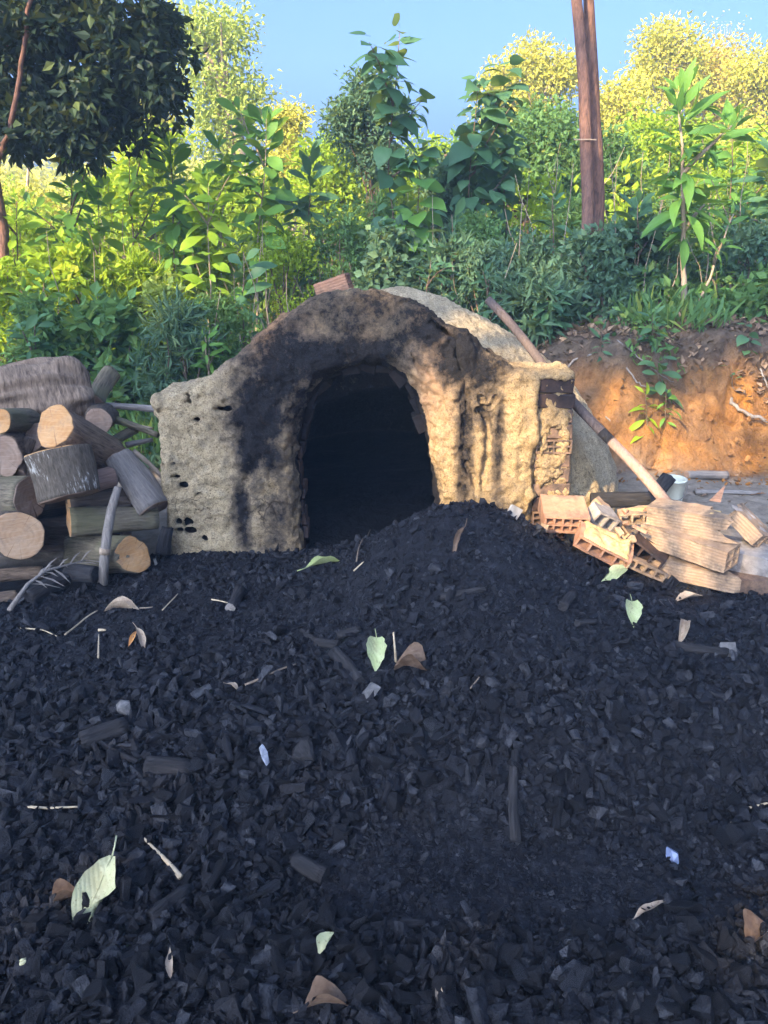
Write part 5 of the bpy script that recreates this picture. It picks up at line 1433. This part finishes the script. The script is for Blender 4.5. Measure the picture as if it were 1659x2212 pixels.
c = at(1492, 1124, 4.05)
brick_thing('topmost ridged brick of the pile, its right end broken open', (c.x, c.y, c.z + .005), (3, 4, -130), (.16, .14, .46), (2, 2), M['brick_tan'], 37, .14, [('mortar_crust', crust(.12, .30, .012, 7, .068), M['mortar'])])
c = at(1487, 1172, 4.0)
brick_thing('long brick under the topmost one, holes at its right end', (c.x, c.y, c.z - .005), (2, -3, 42), (.17, .13, .52), (2, 2), M['brick_tan'], 38)
c = at(1496, 1232, 3.96)
brick_thing('broken brick at the foot of the pile with a gnawed right end', (c.x, c.y, c.z), (0, 2, -124), (.16, .10, .44), (2, 1), M['brick_tan'], 39, .12)
c = at(1384, 1220, 3.98)
brick_thing('long broken brick strip sinking into the charcoal', (c.x, c.y, c.z), (6, 26, 10), (.30, .06, .12), (4, 1), M['brick_tan'], 40, .05)
c = at(1616, 1134, 4.2)
brick_thing('grey sided slab brick tilted at the right of the pile', (c.x, c.y, c.z), (28, 20, 38), (.25, .09, .30), (3, 1), M['brick_tan'], 41, .10, [('mortar_crust', crust(.2, .26, .016, 11, .042), M['brick_grey'])])
c = at(1622, 1204, 4.05)
brick_thing('flat grey brick at the right edge under the tilted slab', (c.x, c.y, c.z), (4, -4, 62), (.22, .12, .36), (2, 2), M['brick_grey'], 42)
c = at(1630, 1256, 3.96)
brick_thing('lowest dark brown brick at the right edge', (c.x, c.y, c.z), (0, 0, 86), (.20, .10, .40), (2, 2), M['brick_wall'], 43)
c = at(1430, 1158, 4.15)
brick_thing('dark sooty brick chunk filling the gap behind the pile', (c.x, c.y, c.z), (10, 20, 50), (.2, .1, .2), (2, 1), M['brick_soot'], 44, .05)
c = at(1560, 1190, 4.25)
brick_thing('shaded brick hidden behind the right end of the pile', (c.x, c.y, c.z - .02), (0, 10, 30), (.24, .12, .3), (3, 2), M['brick_wall'], 45)
c = at(1400, 1190, 4.08)
brick_thing('sooty brick lying under the long strip', (c.x, c.y, c.z), (0, 30, -30), (.22, .09, .2), (3, 1), M['brick_soot'], 46)
# small rubble between the bricks
bits = ((1260, 1150, .03), (1228, 1150, .035), (1340, 1150, .03), (1352, 1130, .025), (1365, 1165, .03), (1420, 1200, .035), (1380, 1150, .04), (1545, 1240, .04), (1560, 1215, .03), (1398, 1100, .04), (1176, 1140, .03), (1330, 1190, .03), (1350, 1105, .03), (1290, 1150, .025), (1600, 1220, .035), (1440, 1235, .03))
for k, (px_, py_, s) in enumerate(bits):
    tv, tf = LUMPS[k % 16]
    me = mesh('brick_fragment', tv * s * 2.0, tf); me.materials.append(M['brick_tan'] if k % 3 else M['brick'])
    p = at(px_, py_, 4.02 + .2 * (k % 2))
    o = bpy.data.objects.new('brick_fragment', me); COL.objects.link(o); o.location = p; o.rotation_euler = (k, k * 2.1, k * .7)
    tag(o, 'small chip of broken red brick lying in the brick heap', 'brick chip', 'brick chips between the bricks')
tv, tf = LUMPS[3]
p = at(1546, 1066, 4.6)
v = np.array([[-.03, 0, -.05], [.03, .02, -.05], [.02, -.03, -.05], [.045, .0, .06]])
tag(obj('brick_shard', mesh('brick_shard', v * [1.2, 1.2, 1], np.array([[0, 1, 3], [1, 2, 3], [2, 0, 3], [0, 2, 1]])), M['brick'], None, p), 'pointed red brick shard sticking up behind the pile', 'brick shard')

# bucket with a burnt log stub leaning in it
c = at(1454, 1074, 5.3); c.z = tz(c.x, c.y) - .005
c = tp(1447, 1086)
bz = c.z
root = empty('bucket', c, 'pale white plastic bucket standing behind the brick pile', 'bucket')
prof = [(0, 0), (.083, 0), (.087, .01), (.102, .19), (.108, .192), (.108, .207), (.100, .207), (.098, .19), (.082, .012), (0, .012)]
n = 28; th = np.arange(n) / n * 2 * math.pi
V = np.array([[r * math.cos(t), r * math.sin(t), z] for r, z in prof for t in th])
i = np.arange(len(prof) - 1)[:, None] * n; j = np.arange(n)[None]; j2 = (j + 1) % n
F_ = np.stack([i + j, i + j2, i + n + j2, i + n + j], -1).reshape(-1, 4)
obj('pail', mesh('pail', V, F_, True), M['bucket'], root, c)
hp = np.array([[.108 * math.cos(t), -.02 - .10 * math.sin(t) * .4, .19 - .13 * math.sin(t)] for t in np.linspace(0, math.pi, 14)])
hp[:, 1] = -np.sqrt(np.clip(.112 ** 2 - hp[:, 0] ** 2, 0, 1)) - .004
v, f = tube(hp, .003, 6); obj('handle', mesh('handle', v, f, True), M['bark_grey'], root, c)
q0 = np.array(at(1400, 1092, c.y - .25)); q1 = np.array(at(1444, 1030, c.y - .14))
log('burnt black log stub leaning against the bucket', q0, q1, .055, .052, M['char'], [M['char'], M['char']], 61, group='charred wood behind the bricks', name='charred_log')
log('black charred log lying behind the hollow brick', at(1276, 1082, 4.75), at(1402, 1078, 4.7), .05, .042, M['char'], [M['char'], M['char']], 62, group='charred wood behind the bricks', name='charred_log')
log('straight grey log lying at the foot of the bank', np.array(tp(1482, 1034)) + [0, 0, .03], np.array(tp(1569, 1034)) + [0, 0, .03], .034, .032, M['bark_grey'], [M['cut_old'], M['cut_tan']], 63, group=None, name='log')
log('flat weathered plank like log on the ashy ground right of the bucket', np.array(tp(1500, 1068)) + [0, 0, .02], np.array(tp(1640, 1070)) + [0, 0, .02], .04, .03, M['bark_grey'], [None, None], 64, group=None, name='log', squash=.5)

# ------------------------------------------------------------------ fallen leaves, straws, odd scraps on the charcoal
def fallen(name, label, px, py, ang, size, W, shape, mat, tilt=0.25, curl=1.0, droop=.5, notch=None, lift=.02, stem=True, cat='leaf', roll=0.0, ns=10):
    p = gp(px, py, lift + .30 * size * math.sin(tilt))
    v, f = blade(1, W, ns, .08, droop, shape, curl, 0.3, notch)
    rr_ = np.random.default_rng(int(px))
    v = v - [0, .5, 0]
    edge = np.tile([1, 0, 0, 0, 1], ns + 1)
    v[:, 0] *= 1 - edge * rr_.random(len(v)) * .22
    v[:, 2] += .05 * fbm(v + px * .7, 3, 3, 3)
    v = v + np.stack([0 * v[:, 0], 0 * v[:, 0], .02 * fbm(v + px, 4, 2, 7)], -1)
    root = empty(name, p, label, cat, 'leaves fallen on the charcoal' if cat == 'leaf' else None)
    tilt *= .75
    root.rotation_euler = (tilt if math.cos(R(ang)) > 0 else -tilt, roll, R(ang))
    me = mesh('blade', v * size, f, True); me.materials.append(mat)
    o = bpy.data.objects.new('blade', me); COL.objects.link(o); o.parent = root
    ribs = [tube(np.stack([0 * np.arange(8), np.interp(np.linspace(0, 1, 8), np.linspace(0, 1, ns + 1), v[2::5, 1]), np.interp(np.linspace(0, 1, 8), np.linspace(0, 1, ns + 1), v[2::5, 2]) + .004], -1) * size, np.linspace(.009, .003, 8) * size, 5)]
    if stem:
        ribs.append(tube(np.array([[0, -.5, 0], [.02, -.62, .02], [.05, -.74, .05]]) * size, np.array([.012, .011, .013]) * size, 5))
    vv, ff = merge(ribs)
    me = mesh('stalk', vv, ff, True); me.materials.append(mat)
    o = bpy.data.objects.new('stalk', me); COL.objects.link(o); o.parent = root
    return root
fallen('fallen_leaf', 'large pale cream green leaf with a torn edge, nearest the camera', 208, 1968, 168, .235, .52, 'ell', M['f_cream'], .42, .8, .35, (-1, .62), .035)
fallen('fallen_leaf', 'small brown curled leaf touching the large cream leaf', 158, 1952, -60, .10, .6, 'heart', M['f_brown'], .3, 4, .8, None, .02)
fallen('fallen_leaf', 'pale green pointed leaf standing by the dry twig, middle of the heap', 812, 1452, 178, .165, .62, 'heart', M['f_green'], .75, .8, .3, None, .055)
fallen('fallen_leaf', 'pale green leaf with a pointed tip on the right of the heap', 1364, 1353, 170, .145, .66, 'heart', M['f_green'], .6, .6, .3, None, .04)
fallen('fallen_leaf', 'round pale green leaf with a bite out of it, below the bricks', 1322, 1264, 100, .15, .80, 'heart', M['f_green'], .55, .4, .2, (1, .7), .04)
fallen('fallen_leaf', 'yellow green leaf curled lengthwise on the mound before the opening', 704, 1230, -52, .27, .26, 'ell', M['f_yellow'], .2, 2.0, .6, None, .05)
fallen('fallen_leaf', 'narrow brown curled leaf on the front of the mound', 984, 1190, 148, .22, .16, 'lance', M['f_brown'], .5, 3, 1.0, None, .03)
fallen('fallen_leaf', 'dull brown leaf lying flat at the right of the heap', 1487, 1304, -75, .17, .42, 'ell', M['f_tan'], .3, 1, .4, None, .03)
fallen('fallen_leaf', 'dry dark brown leaf crumpled at the foot of the upright twig', 878, 1452, 70, .20, .5, 'ell', M['f_brown'], .3, 4, 1.1, None, .03)
fallen('fallen_leaf', 'long tan leaf curled up on the left of the heap', 252, 1320, 82, .28, .18, 'lance', M['f_tan'], .2, 4, .8, None, .03)
fallen('fallen_leaf', 'folded leaf, orange one side and tan the other, on the left', 310, 1404, -145, .15, .26, 'lance', M['f_tan'], .4, 2, 1.5, None, .05)
fallen('fallen_leaf', 'orange fold of a dry leaf beside the tan one on the left', 288, 1396, 160, .09, .3, 'lance', M['f_orange'], .5, 1, .3, None, .03, False)
fallen('fallen_leaf', 'glossy brown curled leaf cut by the right edge', 1640, 2036, -60, .12, .7, 'ell', M['f_brown'], .5, 3, 1.0, None, .03)
fallen('fallen_leaf', 'crumpled brown leaf at the bottom edge', 712, 2185, -80, .125, .45, 'ell', M['f_brown'], .4, 4, 1.0, None, .03)
fallen('fallen_leaf', 'split straw coloured leaf lying on the bare hollow', 1408, 1974, -62, .16, .16, 'lance', M['f_tan'], .15, 2, .3, None, .02)
fallen('fallen_leaf', 'thin grey shard of a leaf near the bottom', 370, 2098, 15, .085, .26, 'lance', M['f_tan'], .5, 2, .4, None, .02, False)
fallen('fallen_leaf', 'grey leaf sliver at the bottom right of the middle', 948, 2165, 5, .085, .26, 'lance', M['f_tan'], .5, 2, .4, None, .02, False)
c = tp(1580, 1073)
o = fallen('fallen_leaf', 'orange dry leaf on the ashy ground behind the bricks', 1640, 1072, -80, .12, .35, 'ell', M['f_orange'], .2, 1, .4)
fallen('fallen_leaf', 'small tan leaf half hidden at the left of the middle', 508, 1494, -100, .07, .4, 'ell', M['f_tan'], .3, 2, .8, None, .02)
fallen('bark_piece', 'curved beige strip of bark on the right of the heap', 1470, 1385, 150, .14, .34, 'ell', M['f_tan'], .4, 5, .5, None, .035, False, 'bark')
fallen('paper_scrap', 'torn cream scrap of bark stuck to a charcoal block, near the bottom', 706, 2074, -30, .07, .6, 'ell', M['f_cream'], .4, 2, .4, None, .06, False, 'scrap')
def straw(name, label, pts, r, mat, cat='straw', lift=.022, end=None):
    P_ = np.array([np.array(gp(*p)) + [0, 0, lift] for p in pts])
    t = np.linspace(0, len(P_) - 1, 12)
    path = np.stack([np.interp(t, range(len(P_)), P_[:, k]) for k in range(3)], -1)
    path[:, 2] = np.maximum(path[:, 2], [hz(x, y) + .024 for x, y in path[:, :2]])
    v, f = tube(path, np.linspace(r, end or r * .6, 12), 6, True, .1, 2)
    tag(obj(name, mesh(name, v, f, True), mat), label, cat, 'straws and twigs strewn on the charcoal')
straw('straw', 'thick pale straw lying slantwise near the lower left leaf', [(306, 1818), (350, 1862), (392, 1908)], .0035, M['stick'], end=.009)
straw('straw', 'pale straw lying level at the left edge, low down', [(55, 1756), (110, 1760), (174, 1755)], .0055, M['stick'])
straw('straw', 'thin straw slanting on the left of the heap', [(142, 1380), (180, 1350), (212, 1328)], .005, M['stick'])
straw('straw', 'long thin grass stem bent on the far left', [(46, 1366), (95, 1370), (130, 1387)], .004, M['stick'])
straw('straw', 'short upright straw on the left of the heap', [(214, 1430), (215, 1380)], .005, M['stick'])
straw('straw', 'short stubby straw bit beside the upright one', [(214, 1370), (230, 1370)], .009, M['stick'])
straw('straw', 'short straw slanting below the left pier', [(352, 1327), (385, 1292)], .004, M['stick'])
straw('straw', 'tiny straw next to the charred stick', [(458, 1304), (494, 1312)], .005, M['stick'])
straw('twig', 'long thin twig in the middle of the heap', [(530, 1492), (590, 1465), (640, 1446)], .006, M['stick_dark'], 'twig')
straw('twig', 'bent pale twig at the right edge', [(1578, 1792), (1606, 1762), (1662, 1745)], .006, M['stick'], 'twig')
straw('twig', 'thin twig low on the right of the mound', [(1015, 1500), (1040, 1470)], .004, M['stick_dark'], 'twig')
straw('straw', 'pale straw on the mound beside the opening', [(764, 1244), (786, 1222)], .005, M['stick'])
straw('straw', 'reddish stem near the top of the mound', [(770, 1222), (800, 1150)], .005, M['stick_dark'])
straw('straw', 'thin stem behind the bitten leaf', [(1270, 1190), (1312, 1216)], .004, M['stick_dark'])
p = gp(856, 1440)
v, f = tube(np.array([np.array(p), np.array(at(850, 1366, p.y + .02))]), [.007, .004], 6); tag(obj('twig', mesh('twig', v, f, True), M['stick']), 'pale twig standing upright in the middle of the heap', 'twig', 'straws and twigs strewn on the charcoal')
def clog(label, a, b, r, seed, mt='char', cut='char', lift=.02):
    log(label, np.array(gp(*a)) + [0, 0, lift], np.array(gp(*b)) + [0, 0, lift], r, r * .9, M[mt], [M[cut], M[cut]], seed, group='charred sticks on the heap', cat='charred stick', name='charred_stick', n=6, sides=14)
clog('charred round stick lying left of the pale green leaf', (722, 1420), (776, 1484), .032, 71)
clog('short charred stick with an ashy end below the left jamb', (518, 1282), (498, 1322), .034, 72, 'char', 'bark_grey')
clog('thick charred log piece lying level, left of the middle', (180, 1618), (275, 1580), .045, 73)
clog('charred chunk of branch at the left below the middle', (320, 1665), (410, 1670), .038, 74)
for k in range(16):
    x, y = vr.uniform(-1.5, 1.6), vr.uniform(1.5, 3.4)
    a = vr.uniform(0, 3.14); L_ = vr.uniform(.05, .13); dx, dy = math.cos(a) * L_, math.sin(a) * L_
    r_ = vr.uniform(.012, .026)
    log('blackened stick of charred wood lying among the lumps', (x - dx, y - dy, hz(x - dx, y - dy) + r_ * .9), (x + dx, y + dy, hz(x + dx, y + dy) + r_ * .9), r_, r_ * .9, M['char'], [M['char'], M['char']], 80 + k, group='charred sticks strewn among the lumps', cat='charred stick', name='charred_stick', n=6, sides=10)
def chip(name, label, px, py, s, mat, k, cat, lift=.025):
    tv, tf = LUMPS[k]
    p = gp(px, py, lift)
    me = mesh(name, tv * s, tf); me.materials.append(mat)
    o = bpy.data.objects.new(name, me); COL.objects.link(o); o.location = p; o.rotation_euler = (k * .7, .4, k)
    tag(o, label, cat)
chip('scrap', 'shiny silvery flake in the middle of the heap', 572, 1655, .085, M['silver'], 1, 'scrap', .05)
chip('charcoal_flake', 'bluish glinting flake at the right, low down', 1450, 1862, .05, M['bluechip'], 3, 'flake')
chip('stone', 'pale grey stone lying at the foot of the right pier', 1110, 1124, .10, M['stone'], 6, 'stone', .02)
chip('pebble', 'small round cream pebble at the lower right', 1600, 2122, .05, M['stone'], 0, 'pebble')
chip('pebble', 'tiny cream pebble at the lower left', 55, 2098, .028, M['f_cream'], 4, 'pebble')
chip('stone', 'tiny white stone beside the left jamb', 662, 1222, .03, M['stone'], 8, 'stone')
chip('stone', 'small whitish stone at the foot of the bottom log', 338, 1222, .04, M['stone'], 2, 'stone')
chip('ash_block', 'grey ashy charcoal block under the pale green leaf', 800, 1508, .11, M['ash'], 10, 'charcoal')
chip('ash_block', 'grey ashy lump at the right of the heap', 1570, 1415, .11, M['ash'], 12, 'charcoal', .03)
chip('ash_block', 'squarish porous grey lump left of the middle', 658, 1640, .14, M['char'], 8, 'charcoal', .03)
chip('ash_block', 'brownish grey lump beneath the heap centre', 272, 1545, .085, M['ash'], 4, 'charcoal', .03)
